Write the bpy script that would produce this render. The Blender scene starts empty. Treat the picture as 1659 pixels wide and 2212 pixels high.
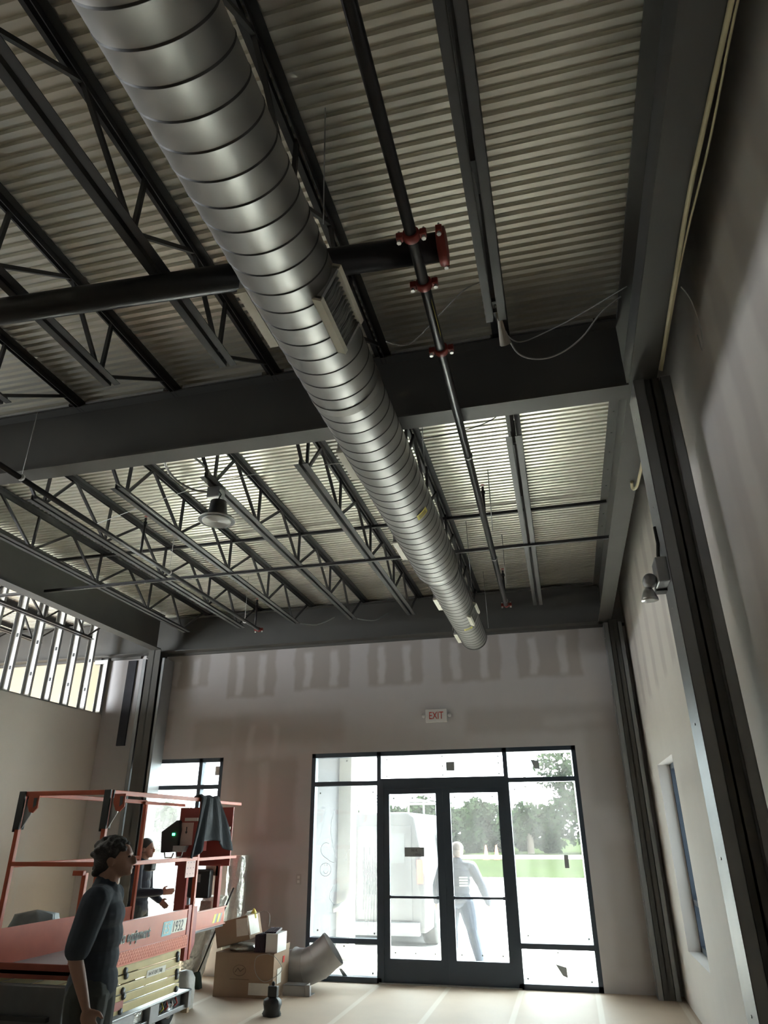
import bpy, bmesh, math, random
from mathutils import Vector, Matrix
random.seed(7)
PI = math.pi
SC = bpy.context.scene
COL = SC.collection
# ------------------------------------------------------------------ camera, world, light, exposure
EYE = 1.62
yaw, pitch, roll = -0.24133038, 0.43949495, -0.00664399
cy, sy, cp, sp, cr, sr = math.cos(yaw), math.sin(yaw), math.cos(pitch), math.sin(pitch), math.cos(roll), math.sin(roll)
f = Vector((sy*cp, cy*cp, sp)); r0 = Vector((cy, -sy, 0)); u0 = r0.cross(f)
rr = r0*cr + u0*sr; uu = -r0*sr + u0*cr
cam = bpy.data.objects.new('camera', bpy.data.cameras.new('camera'))
COL.objects.link(cam)
M3 = Matrix((rr, uu, -f)).transposed()
cam.matrix_world = Matrix.Translation((0, 0, EYE)) @ M3.to_4x4()
cam.data.sensor_fit = 'HORIZONTAL'; cam.data.sensor_width = 36.0
cam.data.lens = 36.0*1471.2/1659.0
cam.data.clip_start = 0.02; cam.data.clip_end = 400
SC.camera = cam

w = bpy.data.worlds.new('overcast_sky'); SC.world = w; w.use_nodes = True
bgn = w.node_tree.nodes['Background']
bgn.inputs[0].default_value = (0.90, 0.96, 1.0, 1); bgn.inputs[1].default_value = 5.0
sun = bpy.data.objects.new('sun', bpy.data.lights.new('sun', 'SUN')); COL.objects.link(sun)
sun.data.energy = 22.0; sun.data.angle = 0.03; sun.data.color = (1, .95, .88)
sun.rotation_euler = (math.radians(-22), math.radians(2), 0)
def portal(name, loc, rot, sx, sy_):
    l = bpy.data.lights.new(name, 'AREA'); l.shape = 'RECTANGLE'; l.size = sx; l.size_y = sy_
    l.cycles.is_portal = True
    o = bpy.data.objects.new(name, l); COL.objects.link(o); o.location = loc; o.rotation_euler = rot
portal('portal_storefront', (-1.59, 9.52, 1.3), (-PI/2, 0, 0), 3.5, 2.6)
portal('portal_back_window', (-5.25, 9.52, 1.5), (-PI/2, 0, 0), 1.3, 2.2)
portal('portal_side_window', (1.3, 7.7, 1.4), (0, PI/2, 0), 1.75, 1.2)
portal('portal_far_left', (-11.2, 3.5, 2.1), (0, -PI/2, 0), 3.4, 4.0)
SC.view_settings.view_transform = 'Standard'; SC.view_settings.look = 'None'
SC.view_settings.gamma = 1.0; SC.view_settings.use_curve_mapping = False
SC.view_settings.exposure = 2.72
SC.cycles.use_denoising = True
SC.cycles.max_bounces = 12; SC.cycles.diffuse_bounces = 7; SC.cycles.glossy_bounces = 4
SC.cycles.transparent_max_bounces = 16; SC.cycles.sample_clamp_indirect = 8.0
SC.cycles.caustics_reflective = False; SC.cycles.caustics_refractive = False

# ------------------------------------------------------------------ materials
MATS = {}
def mat(name, col, rough=0.6, metal=0.0, noise=0.0, nscale=8.0, bump=0.0, bscale=60.0, stretch=(1, 1, 1), emit=None, coat=0.0, nrough=0.0):
    m = bpy.data.materials.new(name); m.use_nodes = True
    nt = m.node_tree; b = nt.nodes['Principled BSDF']
    b.inputs['Base Color'].default_value = (*col, 1); b.inputs['Roughness'].default_value = rough
    b.inputs['Metallic'].default_value = metal
    if coat: b.inputs['Coat Weight'].default_value = coat
    tc = nt.nodes.new('ShaderNodeTexCoord'); mp = nt.nodes.new('ShaderNodeMapping'); mp.inputs['Scale'].default_value = stretch
    nt.links.new(tc.outputs['Object'], mp.inputs[0])
    n = nt.nodes.new('ShaderNodeTexNoise'); n.inputs['Scale'].default_value = nscale; n.inputs['Detail'].default_value = 4
    nt.links.new(mp.outputs[0], n.inputs['Vector'])
    mx = nt.nodes.new('ShaderNodeMix'); mx.data_type = 'RGBA'
    k = max(noise, 0.03)
    mx.inputs['A'].default_value = (*[c*(1-k) for c in col], 1); mx.inputs['B'].default_value = (*[min(1, c*(1+k)) for c in col], 1)
    nt.links.new(n.outputs[0], mx.inputs['Factor']); nt.links.new(mx.outputs['Result'], b.inputs['Base Color'])
    if nrough:
        mr = nt.nodes.new('ShaderNodeMapRange'); mr.inputs['To Min'].default_value = rough-nrough; mr.inputs['To Max'].default_value = rough+nrough
        nt.links.new(n.outputs[0], mr.inputs[0]); nt.links.new(mr.outputs[0], b.inputs['Roughness'])
    if bump:
        n2 = nt.nodes.new('ShaderNodeTexNoise'); n2.inputs['Scale'].default_value = bscale
        nt.links.new(mp.outputs[0], n2.inputs['Vector'])
        bp = nt.nodes.new('ShaderNodeBump'); bp.inputs['Strength'].default_value = bump; bp.inputs['Distance'].default_value = 0.01
        nt.links.new(n2.outputs[0], bp.inputs['Height']); nt.links.new(bp.outputs[0], b.inputs['Normal'])
    if emit:
        b.inputs['Emission Color'].default_value = (*emit[0], 1); b.inputs['Emission Strength'].default_value = emit[1]
    MATS[name] = m
    return m
steel = mat('painted_steel', (.100, .097, .090), .55, .1, .15, 3)
joistm = mat('joist_paint', (.058, .056, .055), .5, .15, .25, 5)
galv = mat('galvanized', (.50, .505, .50), .45, .8, .12, 30, nrough=.08)
deckm = mat('deck_galvanized', (.90, .87, .79), .34, .80, .12, 6, stretch=(.4, 3, 3), nrough=.06)
ductm = mat('duct_galvanized', (.32, .314, .30), .42, .8, .06, 14, nrough=.05)
seamm = mat('duct_seam', (.10, .10, .10), .5, .6)
pipem = mat('black_pipe', (.035, .034, .036), .3, .4, .2, 10)
redm = mat('coupling_red', (.30, .045, .035), .45, .0, .15, 20)
boltm = mat('zinc_bolt', (.7, .7, .7), .3, 1)
creamm = mat('cream_metal', (.84, .81, .70), .5)
cablem = mat('cream_cable', (.72, .66, .42), .5)
greycable = mat('grey_cable', (.45, .45, .44), .5)
blackcable = mat('black_cable', (.03, .03, .03), .5)
framem = mat('dark_frame', (.06, .08, .11), .4, .3, .05, 5)
doorm = mat('door_frame_metal', (.06, .08, .11), .38, .3, .05, 5)
whitem = mat('white_plastic', (.8, .8, .78), .4)
blackm = mat('black_plastic', (.02, .022, .024), .45)
orangem = mat('lift_orange', (.52, .11, .055), .42, .0, .18, 6)
yellowarm = mat('lift_yellow', (.62, .52, .26), .5, 0, .15, 7)
treadm = mat('lift_tread', (.60, .17, .10), .4, .1, .1, 20)
greymet = mat('grey_metal', (.38, .39, .40), .4, .5, .15, 12)
darkgrey = mat('dark_grey', (.10, .105, .11), .5, .1, .2, 10)
decalw = mat('decal_cream', (.78, .76, .66), .5)
decalb = mat('decal_black', (.05, .055, .06), .5)
decalc = mat('decal_blue', (.30, .62, .70), .5)
decalg = mat('decal_grey', (.34, .37, .38), .5)
cardm = mat('cardboard', (.36, .25, .17), .8, 0, .08, 5)
cardd = mat('cardboard_print', (.24, .16, .11), .8)
paperm = mat('paper', (.78, .76, .70), .8, 0, .1, 20)
yellowp = mat('yellow_plastic', (.78, .70, .15), .5)
redp = mat('red_plastic', (.65, .08, .06), .45)
foilm = mat('foil', (.72, .72, .68), .3, .75, .2, 25, bump=1.0, bscale=28)
woodm = mat('wood', (.62, .47, .31), .7, 0, .12, 6, stretch=(1, 1, .1))
skinm = mat('skin', (.36, .21, .155), .5, 0, .06, 20)
hairm = mat('hair', (.022, .018, .016), .6, 0, .3, 90, bump=.6, bscale=140)
shirtm = mat('navy_shirt', (.035, .045, .062), .85, 0, .15, 12, bump=.15, bscale=25)
shirt2 = mat('dark_shirt', (.03, .035, .05), .85, 0, .15, 12, bump=.15, bscale=25)
shirt3 = mat('blue_grey_shirt', (.04, .047, .065), .85, 0, .15, 12, bump=.15, bscale=25)
jeanm = mat('jeans', (.028, .042, .07), .85, 0, .2, 14, bump=.2, bscale=30)
workpants = mat('work_pants', (.045, .05, .045), .85, 0, .2, 14)
bootm = mat('boots', (.06, .045, .035), .6)
jacketm = mat('jacket_cloth', (.04, .048, .058), .9, 0, .2, 10, bump=.3, bscale=20)
lensm = mat('lamp_lens', (.75, .76, .74), .4, 0, .05, 10)
concm = mat('concrete_walk', (.62, .59, .54), .9, 0, .1, 3)
asph = mat('asphalt', (.38, .37, .36), .9, 0, .25, .35, stretch=(1, 2.5, 1))
grassm = mat('grass', (.012, .017, .007), .95, 0, .3, .5)
grassbl = mat('grass_blade', (.12, .19, .05), .9, 0, .3, .5)
leafm = mat('leaves', (.011, .017, .008), .8, 0, .4, .6)
barkm = mat('bark', (.14, .11, .09), .9, 0, .3, 4)
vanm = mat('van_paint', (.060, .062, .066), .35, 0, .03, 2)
vanglass = mat('van_glass', (.08, .085, .09), .3)
tyrem = mat('tyre', (.02, .02, .02), .8)
conem = mat('cone_orange', (.75, .18, .05), .5)
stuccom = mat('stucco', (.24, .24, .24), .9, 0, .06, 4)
gapshade = mat('gap_shade', (.03, .03, .04), .7, 0, .4, 12)
clearp = mat('plastic_bag', (.75, .75, .73), .4, 0, .1, 20, bump=.6, bscale=18)

for _n in ('grass', 'leaves', 'asphalt', 'concrete_walk', 'grass_blade'): MATS[_n].node_tree.nodes['Principled BSDF'].inputs['Specular IOR Level'].default_value = 0.0
def glass(name, dirt, tint=(.68, .72, .71)):
    m = bpy.data.materials.new(name); m.use_nodes = True; nt = m.node_tree
    for n in list(nt.nodes): nt.nodes.remove(n)
    out = nt.nodes.new('ShaderNodeOutputMaterial')
    tr = nt.nodes.new('ShaderNodeBsdfTransparent'); tr.inputs[0].default_value = (*tint, 1)
    tl = nt.nodes.new('ShaderNodeBsdfTranslucent'); tl.inputs[0].default_value = (.80, .82, .82, 1)
    gl = nt.nodes.new('ShaderNodeBsdfGlossy'); gl.inputs['Roughness'].default_value = .03
    tc = nt.nodes.new('ShaderNodeTexCoord'); mp = nt.nodes.new('ShaderNodeMapping'); mp.inputs['Scale'].default_value = (2.2, 1, .7)
    nt.links.new(tc.outputs['Object'], mp.inputs[0])
    n = nt.nodes.new('ShaderNodeTexNoise'); n.inputs['Scale'].default_value = 2.5; n.inputs['Detail'].default_value = 6; n.inputs['Roughness'].default_value = .65
    nt.links.new(mp.outputs[0], n.inputs['Vector'])
    mr = nt.nodes.new('ShaderNodeMapRange'); mr.inputs['From Min'].default_value = .3; mr.inputs['From Max'].default_value = .75
    mr.inputs['To Min'].default_value = dirt*.5; mr.inputs['To Max'].default_value = dirt*1.6
    nt.links.new(n.outputs[0], mr.inputs[0])
    m1 = nt.nodes.new('ShaderNodeMixShader'); nt.links.new(mr.outputs[0], m1.inputs[0])
    nt.links.new(tr.outputs[0], m1.inputs[1]); nt.links.new(tl.outputs[0], m1.inputs[2])
    m2 = nt.nodes.new('ShaderNodeMixShader'); m2.inputs[0].default_value = .04
    nt.links.new(m1.outputs[0], m2.inputs[1]); nt.links.new(gl.outputs[0], m2.inputs[2])
    nt.links.new(m2.outputs[0], out.inputs[0])
    return m
glassm = glass('dusty_glass', .022)
glasst = glass('tinted_glass', .0, (.22, .23, .23))  # dark tint added to dim the light on the side window's reveal

def drywall(name, base, patches, axis, noise=.04):
    """painted-on mud, paper and warm light tones of taped drywall: (a0,a1,z0,z1,(r,g,b),soft,amount) in wall coordinates"""
    m = bpy.data.materials.new(name); m.use_nodes = True; nt = m.node_tree; b = nt.nodes['Principled BSDF']
    b.inputs['Roughness'].default_value = .85
    g = nt.nodes.new('ShaderNodeNewGeometry'); sep = nt.nodes.new('ShaderNodeSeparateXYZ')
    n = nt.nodes.new('ShaderNodeTexNoise'); n.inputs['Scale'].default_value = 3.5; n.inputs['Detail'].default_value = 3
    nt.links.new(g.outputs['Position'], n.inputs['Vector'])
    # wobble the coordinates slightly so that the trowelled edges are not ruler-straight
    vs = nt.nodes.new('ShaderNodeVectorMath'); vs.operation = 'SCALE'; vs.inputs['Scale'].default_value = .12
    vc = nt.nodes.new('ShaderNodeVectorMath'); vc.operation = 'SUBTRACT'; vc.inputs[1].default_value = (.5, .5, .5)
    nt.links.new(n.outputs['Color'], vc.inputs[0]); nt.links.new(vc.outputs[0], vs.inputs[0])
    va = nt.nodes.new('ShaderNodeVectorMath'); va.operation = 'ADD'
    nt.links.new(g.outputs['Position'], va.inputs[0]); nt.links.new(vs.outputs[0], va.inputs[1]); nt.links.new(va.outputs[0], sep.inputs[0])
    A = sep.outputs[axis]; Z = sep.outputs['Z']
    def ramp(src, lo, hi, soft):
        outs = []
        for e, s in ((lo, 1), (hi, -1)):
            mr = nt.nodes.new('ShaderNodeMapRange'); mr.interpolation_type = 'SMOOTHSTEP'
            mr.inputs['From Min'].default_value = e-soft; mr.inputs['From Max'].default_value = e+soft
            mr.inputs['To Min'].default_value = 0 if s > 0 else 1; mr.inputs['To Max'].default_value = 1 if s > 0 else 0
            nt.links.new(src, mr.inputs[0]); outs.append(mr.outputs[0])
        mu = nt.nodes.new('ShaderNodeMath'); mu.operation = 'MULTIPLY'; nt.links.new(outs[0], mu.inputs[0]); nt.links.new(outs[1], mu.inputs[1])
        return mu.outputs[0]
    c0 = nt.nodes.new('ShaderNodeMix'); c0.data_type = 'RGBA'
    c0.inputs['A'].default_value = (*[c*(1-noise) for c in base], 1); c0.inputs['B'].default_value = (*[c*(1+noise) for c in base], 1)
    nt.links.new(n.outputs[0], c0.inputs['Factor']); cur = c0.outputs['Result']
    for (a0, a1, z0, z1, c, soft, amt) in patches:
        ma = ramp(A, a0, a1, soft); mz = ramp(Z, z0, z1, soft*1.3)
        mu = nt.nodes.new('ShaderNodeMath'); mu.operation = 'MULTIPLY'; nt.links.new(ma, mu.inputs[0]); nt.links.new(mz, mu.inputs[1])
        m2 = nt.nodes.new('ShaderNodeMath'); m2.operation = 'MULTIPLY'; nt.links.new(mu.outputs[0], m2.inputs[0]); m2.inputs[1].default_value = amt
        mx = nt.nodes.new('ShaderNodeMix'); mx.data_type = 'RGBA'; nt.links.new(m2.outputs[0], mx.inputs['Factor'])
        nt.links.new(cur, mx.inputs['A']); mx.inputs['B'].default_value = (*c, 1); cur = mx.outputs['Result']
    nt.links.new(cur, b.inputs['Base Color'])
    return m
MUD = (.69, .665, .665); PAP = (.47, .435, .415); PAPL = (.62, .575, .55)
pb = []
for (a, b_) in ((-5.76, -5.03), (-4.71, -3.95), (-3.65, -2.82), (-2.55, -1.76), (-1.50, -.69), (-.46, .38)):
    zb = 3.47 + (0.12 if a < -5.5 else (-.06 if a < -4.5 else 0))
    pb.append((a, b_, zb, 4.3, PAP, .03, .95))
    for q in (.25, .72):
        x = a + (b_-a)*q; pb.append((x-.055, x+.055, zb+.03, 4.02, MUD, .035, .9))
pb += [(-11.2, -6.78, 3.0, 4.3, (.74, .64, .45), .02, .9), (-6.1, -5.55, 2.85, 3.28, PAP, .04, .7), (-5.15, -4.55, 2.72, 3.12, PAP, .05, .55), (-4.5, -2.9, 2.75, 3.18, PAP, .08, .6),  # first patch: yellowish light beyond the partition, painted into the wall colour
       (-4.55, -4.3, 1.9, 3.15, PAP, .05, .35), (-4.32, -4.22, 2.35, 3.0, MUD, .04, .6), (-3.95, -3.87, 2.4, 3.0, MUD, .04, .6),
       (-1.2, .7, 2.78, 3.1, PAP, .06, .6), (-.2, .55, 2.86, 2.95, MUD, .06, .6), (.3, .75, 1.9, 2.9, PAP, .07, .5),
       (-4.45, -3.55, 1.5, 2.55, PAP, .06, .75), (-4.1, -3.95, 1.6, 2.5, MUD, .05, .5), (-4.35, -3.6, .4, 1.2, PAP, .06, .7),
       (-4.0, -3.85, .5, 1.15, MUD, .05, .5), (.35, .72, .2, 1.5, PAP, .07, .5)]
wallback_m = drywall('drywall_back', (.62, .595, .60), pb, 'X')
pr_ = []
for i, yy in enumerate((5.0, 5.45, 5.95, 6.5, 7.15, 7.8, 8.4)):
    pr_.append((yy, yy+.22, 2.9, 4.3, PAPL, .05, .8))
for i, yy in enumerate((.4, .9, 1.4, 1.9, 2.35, 2.8, 3.2)):
    pr_.append((yy, yy+.2, 2.2+.25*(i % 3), 4.5, PAPL, .05, .7))
pr_ += [(4.3, 6.9, 1.9, 2.1, PAPL, .1, .5), (5.2, 5.9, .6, 1.7, PAPL, .1, .35), (3.3, 4.1, 2.9, 4.6, PAPL, .12, .6)]
wallright_m = drywall('drywall_right', (.77, .73, .69), pr_, 'Y')
wallleft_m = drywall('drywall_left', (.62, .58, .54), [(7.1, 7.16, 0, 3.3, PAP, .02, .5), (5.0, 9.3, 1.1, 1.3, MUD, .1, .4)], 'Y')
plainwall = drywall('drywall_plain', (.66, .60, .50), [], 'Y')
# floor covered with brown protective board, taped at the joints
floor_m = drywall('floor_board', (.58, .46, .355), [], 'X', .07)
def tape_lines():
    nt = floor_m.node_tree; b = nt.nodes['Principled BSDF']; cur = b.inputs['Base Color'].links[0].from_socket
    g = nt.nodes.new('ShaderNodeNewGeometry'); sep = nt.nodes.new('ShaderNodeSeparateXYZ'); nt.links.new(g.outputs['Position'], sep.inputs[0])
    ad = nt.nodes.new('ShaderNodeMath'); ad.operation = 'ADD'; ad.inputs[1].default_value = .825*20-.09+.4125
    nt.links.new(sep.outputs['X'], ad.inputs[0])
    md = nt.nodes.new('ShaderNodeMath'); md.operation = 'MODULO'; md.inputs[1].default_value = .825; nt.links.new(ad.outputs[0], md.inputs[0])
    sb = nt.nodes.new('ShaderNodeMath'); sb.operation = 'SUBTRACT'; sb.inputs[1].default_value = .4125; nt.links.new(md.outputs[0], sb.inputs[0])
    ab = nt.nodes.new('ShaderNodeMath'); ab.operation = 'ABSOLUTE'; nt.links.new(sb.outputs[0], ab.inputs[0])
    mr = nt.nodes.new('ShaderNodeMapRange'); mr.inputs['From Min'].default_value = .022; mr.inputs['From Max'].default_value = .034
    mr.inputs['To Min'].default_value = .65; mr.inputs['To Max'].default_value = 0; nt.links.new(ab.outputs[0], mr.inputs[0])
    mx = nt.nodes.new('ShaderNodeMix'); mx.data_type = 'RGBA'; nt.links.new(mr.outputs[0], mx.inputs['Factor'])
    nt.links.new(cur, mx.inputs['A']); mx.inputs['B'].default_value = (.74, .66, .56, 1); nt.links.new(mx.outputs['Result'], b.inputs['Base Color'])
    b.inputs['Roughness'].default_value = .6
tape_lines()

# ------------------------------------------------------------------ mesh helpers
BASE = {}
def V(*a): return Vector(a)
class MB:
    def __init__(s): s.bm = bmesh.new(); s.mi = 0; s.M = Matrix.Identity(4)
    def quad(s, vs):
        fc = s.bm.faces.new([s.bm.verts.new(s.M @ Vector(v)) for v in vs]); fc.material_index = s.mi; return fc
    def box(s, lo, hi, M=None):
        M = M or Matrix.Identity(4)
        c = [s.bm.verts.new(s.M @ (M @ Vector((x, y, z)))) for x in (lo[0], hi[0]) for y in (lo[1], hi[1]) for z in (lo[2], hi[2])]
        for q in ((0, 1, 3, 2), (4, 6, 7, 5), (0, 4, 5, 1), (2, 3, 7, 6), (0, 2, 6, 4), (1, 5, 7, 3)):
            fc = s.bm.faces.new([c[i] for i in q]); fc.material_index = s.mi
        return s
    def bar(s, p0, p1, w_, h_, up=(0, 0, 1)):
        p0, p1 = Vector(p0), Vector(p1); d = (p1-p0); L = d.length; d.normalize(); up = Vector(up)
        if abs(d.dot(up)) > .99: up = Vector((0, 1, 0))
        x = d.cross(up).normalized(); z = x.cross(d)
        R = Matrix((x, d, z)).transposed().to_4x4()
        return s.box((-w_/2, 0, -h_/2), (w_/2, L, h_/2), Matrix.Translation(p0) @ R)
    def tube(s, pts, r, n=10, cap=True, rs=None):
        pts = [Vector(p) for p in pts]; rings = []; prev = None
        for i, p in enumerate(pts):
            a = pts[max(0, i-1)]; b = pts[min(len(pts)-1, i+1)]; d = (b-a).normalized()
            if prev is None:
                x = d.orthogonal().normalized()
            else:
                x = (prev - d*prev.dot(d)).normalized()
            prev = x; y = d.cross(x); rad = rs[i] if rs else r
            rings.append([s.bm.verts.new(s.M @ (p + (x*math.cos(2*PI*k/n)+y*math.sin(2*PI*k/n))*rad)) for k in range(n)])
        for a, b in zip(rings, rings[1:]):
            for k in range(n):
                fc = s.bm.faces.new((a[k], a[(k+1) % n], b[(k+1) % n], b[k])); fc.smooth = True; fc.material_index = s.mi
        if cap:
            for rg, rv in ((rings[0], True), (rings[-1], False)):
                fc = s.bm.faces.new(rg[::-1] if rv else rg); fc.material_index = s.mi
        return s
    def lathe(s, prof, c, axis='Z', n=24, cap=True):
        """prof: (radius, height) pairs round an axis through c"""
        c = Vector(c); R = {'Z': Matrix.Identity(3), 'X': Matrix.Rotation(PI/2, 3, 'Y'), 'Y': Matrix.Rotation(-PI/2, 3, 'X')}[axis]
        rings = []
        for (rad, h) in prof:
            rings.append([s.bm.verts.new(s.M @ (c + R @ Vector((rad*math.cos(2*PI*k/n), rad*math.sin(2*PI*k/n), h)))) for k in range(n)])
        for a, b in zip(rings, rings[1:]):
            for k in range(n):
                fc = s.bm.faces.new((a[k], a[(k+1) % n], b[(k+1) % n], b[k])); fc.smooth = True; fc.material_index = s.mi
        for rg, rv in ((rings[0], True), (rings[-1], False)) if cap else ():
            fc = s.bm.faces.new(rg[::-1] if rv else rg); fc.material_index = s.mi
        return s
    def prism(s, poly, lo, hi, axis='X'):
        """extrude a 2-D outline along axis"""
        def P(a, b, t): return {'X': (t, a, b), 'Y': (a, t, b), 'Z': (a, b, t)}[axis]
        A = [s.bm.verts.new(s.M @ Vector(P(a, b, lo))) for a, b in poly]; B = [s.bm.verts.new(s.M @ Vector(P(a, b, hi))) for a, b in poly]
        n = len(poly)
        for i in range(n):
            fc = s.bm.faces.new((A[i], A[(i+1) % n], B[(i+1) % n], B[i])); fc.material_index = s.mi
        for q in (A[::-1], B):
            fc = s.bm.faces.new(q); fc.material_index = s.mi
        return s
    def grid(s, fn, nu, nv, closed=False, smooth=True):
        vs = [[s.bm.verts.new(s.M @ Vector(fn(i, j))) for j in range(nv)] for i in range(nu)]
        for i in range(nu - (0 if closed else 1)):
            for j in range(nv-1):
                i2 = (i+1) % nu
                fc = s.bm.faces.new((vs[i][j], vs[i2][j], vs[i2][j+1], vs[i][j+1])); fc.smooth = smooth; fc.material_index = s.mi
        return s
    def build(s, name, m, parent=None, bevel=0, smooth=False, solid=0):
        bmesh.ops.recalc_face_normals(s.bm, faces=s.bm.faces)
        me = bpy.data.meshes.new(name)
        base = BASE.get(parent.name, Vector((0, 0, 0))) if parent else Vector((0, 0, 0))
        if base.length: bmesh.ops.translate(s.bm, verts=s.bm.verts, vec=-base)
        if smooth:
            for fc in s.bm.faces: fc.smooth = True
        s.bm.to_mesh(me); s.bm.free()
        for mm in (m if isinstance(m, (list, tuple)) else [m]): me.materials.append(mm)
        o = bpy.data.objects.new(name, me); COL.objects.link(o)
        if parent:
            o.parent = parent; BASE[o.name] = base
        if solid:
            md = o.modifiers.new('solid', 'SOLIDIFY'); md.thickness = solid; md.offset = 0
        if bevel:
            md = o.modifiers.new('bevel', 'BEVEL'); md.width = bevel; md.segments = 2; md.limit_method = 'ANGLE'
        return o
def thing(name, label, cat, loc=(0, 0, 0), group=None):
    o = bpy.data.objects.new(name, None); COL.objects.link(o); o.location = loc; o.empty_display_size = .1
    o['label'] = label; o['category'] = cat
    if group: o['group'] = group
    BASE[o.name] = Vector(loc)
    return o
def tag(o, label, cat, group=None, kind=None):
    o['label'] = label; o['category'] = cat
    if group: o['group'] = group
    if kind: o['kind'] = kind
    return o
def struct(o): o['kind'] = 'structure'; return o
def copytree(t, label, loc, group=None):
    c = t.copy(); COL.objects.link(c); c.location = loc; c['label'] = label
    if group: c['group'] = group
    for ch in list(t.children):
        d = ch.copy(); COL.objects.link(d); d.parent = c
        for g in list(ch.children):
            e = g.copy(); COL.objects.link(e); e.parent = d
    return c
def text(body, size, M, m, name, parent, shear=0.0, extrude=.0006, xs=1.0, align='LEFT', off=0.0):
    cu = bpy.data.curves.new(name, 'FONT'); cu.body = body; cu.size = size; cu.shear = shear; cu.extrude = extrude; cu.align_x = align; cu.offset = off
    tmp = bpy.data.objects.new('tmp_text', cu); COL.objects.link(tmp)
    dg = bpy.context.evaluated_depsgraph_get(); dg.update()
    me = bpy.data.meshes.new_from_object(tmp.evaluated_get(dg))
    bpy.data.objects.remove(tmp); me.name = name
    me.transform(M @ Matrix.Diagonal((xs, 1, 1, 1)))
    base = BASE.get(parent.name, Vector((0, 0, 0))); me.transform(Matrix.Translation(-base))
    me.materials.clear(); me.materials.append(m)
    o = bpy.data.objects.new(name, me); COL.objects.link(o); o.parent = parent; BASE[o.name] = base
    return o
def frameM(o, x, y):
    x = Vector(x).normalized(); y = Vector(y).normalized(); z = x.cross(y)
    return Matrix.Translation(o) @ Matrix((x, y, z)).transposed().to_4x4()
def wall(name, axis, at, th, a0, a1, z0, z1, holes, m):
    """wall slab with rectangular holes; axis 'Y' = plane y=at, running along x"""
    mb = MB(); cuts_a = sorted({a0, a1, *[h[0] for h in holes], *[h[1] for h in holes]}); cuts_z = sorted({z0, z1, *[h[2] for h in holes], *[h[3] for h in holes]})
    for i in range(len(cuts_a)-1):
        for j in range(len(cuts_z)-1):
            ca, cz = (cuts_a[i]+cuts_a[i+1])/2, (cuts_z[j]+cuts_z[j+1])/2
            if any(h[0] < ca < h[1] and h[2] < cz < h[3] for h in holes): continue
            lo, hi = (cuts_a[i], cuts_z[j]), (cuts_a[i+1], cuts_z[j+1])
            if axis == 'Y': mb.box((lo[0], at, lo[1]), (hi[0], at+th, hi[1]))
            else: mb.box((at, lo[0], lo[1]), (at+th, hi[0], hi[1]))
    bmesh.ops.remove_doubles(mb.bm, verts=mb.bm.verts, dist=1e-5)
    # drop interior faces shared by two boxes
    seen = {}
    for fc in mb.bm.faces: seen.setdefault(tuple(round(c, 4) for c in fc.calc_center_median()), []).append(fc)
    bmesh.ops.delete(mb.bm, geom=[x for v in seen.values() if len(v) > 1 for x in v], context='FACES')
    return struct(mb.build(name, m))

# ------------------------------------------------------------------ setting
DECKZ = 4.68
struct(MB().box((-11, -2.6, -.15), (1.15, 9.5, 0)).build('floor', floor_m))
YB = 9.35
WB = (-5.95, -4.66, .42, 2.59); SF = (-3.34, .16, 0, 2.60)
wall('wall_back', 'Y', YB, .16, -11, 1.15, 0, 5.0, [WB, SF], wallback_m)
WR = (7.12, 8.32, .55, 2.26)
wall('wall_right', 'X', .98, .3, -2.6, 9.35, 0, 5.0, [WR], wallright_m)
wall('wall_left', 'X', -6.87, .12, -2.6, 9.35, 0, 3.27, [], wallleft_m)
wall('wall_rear', 'Y', -2.7, .12, -11, 1.15, 0, 5.0, [], plainwall)
wall('wall_outer_left', 'X', -11.1, .12, -2.6, 9.35, 0, 5.0, [(1.5, 5.5, .4, 3.8)], plainwall)  # unseen opening added here, sized and placed for the light it lets in
# corrugated deck (ribs run left-right)
def deck():
    mb = MB(); P = .0605; y = -2.6; prof = []
    k = 0
    while y < 9.5:
        prof += [(y, 0), (y+.030, 0), (y+.033, .024), (y+.0575, .024)]
        y += P
    prof.append((y, 0))
    n = len(prof)
    mb.grid(lambda i, j: ((-11, 1.15)[j], prof[i][0], DECKZ+prof[i][1]), n, 2, smooth=False)
    top = [(prof[0][0], DECKZ+.05), (prof[-1][0], DECKZ+.05)]
    mb.quad([(-11, top[0][0], top[0][1]), (1.15, top[0][0], top[0][1]), (1.15, top[1][0], top[1][1]), (-11, top[1][0], top[1][1])])
    return struct(mb.build('ceiling', deckm))
deck()
struct(MB().box((-6.41, 9.325, 2.8), (-6.27, 9.36, 4.06)).build('gap_strip', gapshade))  # dark strip stands for the open gap; its shade is in the colour
struct(MB().box((-6.1, 9.32, 4.085), (.98, 9.352, 4.12)).box((-11, 9.32, 4.085), (-6.2, 9.352, 4.12)).build('trim_2', steel))

# windows and door -------------------------------------------------
def framed(name, x0, x1, z0, z1, mull_x, mull_z, y=9.36, fw=.055, dp=.11, fws=None):
    """storefront frame with bars; returns the frame object"""
    mb = MB()
    mb.box((x0, y, z0), (x0+fw, y+dp, z1)).box((x1-fw, y, z0), (x1, y+dp, z1))
    mb.box((x0, y, z1-fw), (x1, y+dp, z1)).box((x0, y, z0), (x1, y+dp, z0+fw))
    for x in mull_x: mb.box((x-fw/2, y, z0), (x+fw/2, y+dp, z1))
    for z in mull_z: mb.box((x0, y+.002, z-fw/2), (x1, y+dp-.002, z+fw/2))
    return mb
w1 = struct(framed('window_1', WB[0], WB[1], WB[2], WB[3], [-5.01], [2.21]).build('window_1', framem))
MB().box((WB[0]+.04, 9.41, WB[2]+.04), (WB[1]-.04, 9.416, WB[3]-.04)).build('glass', glassm, w1)
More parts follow.
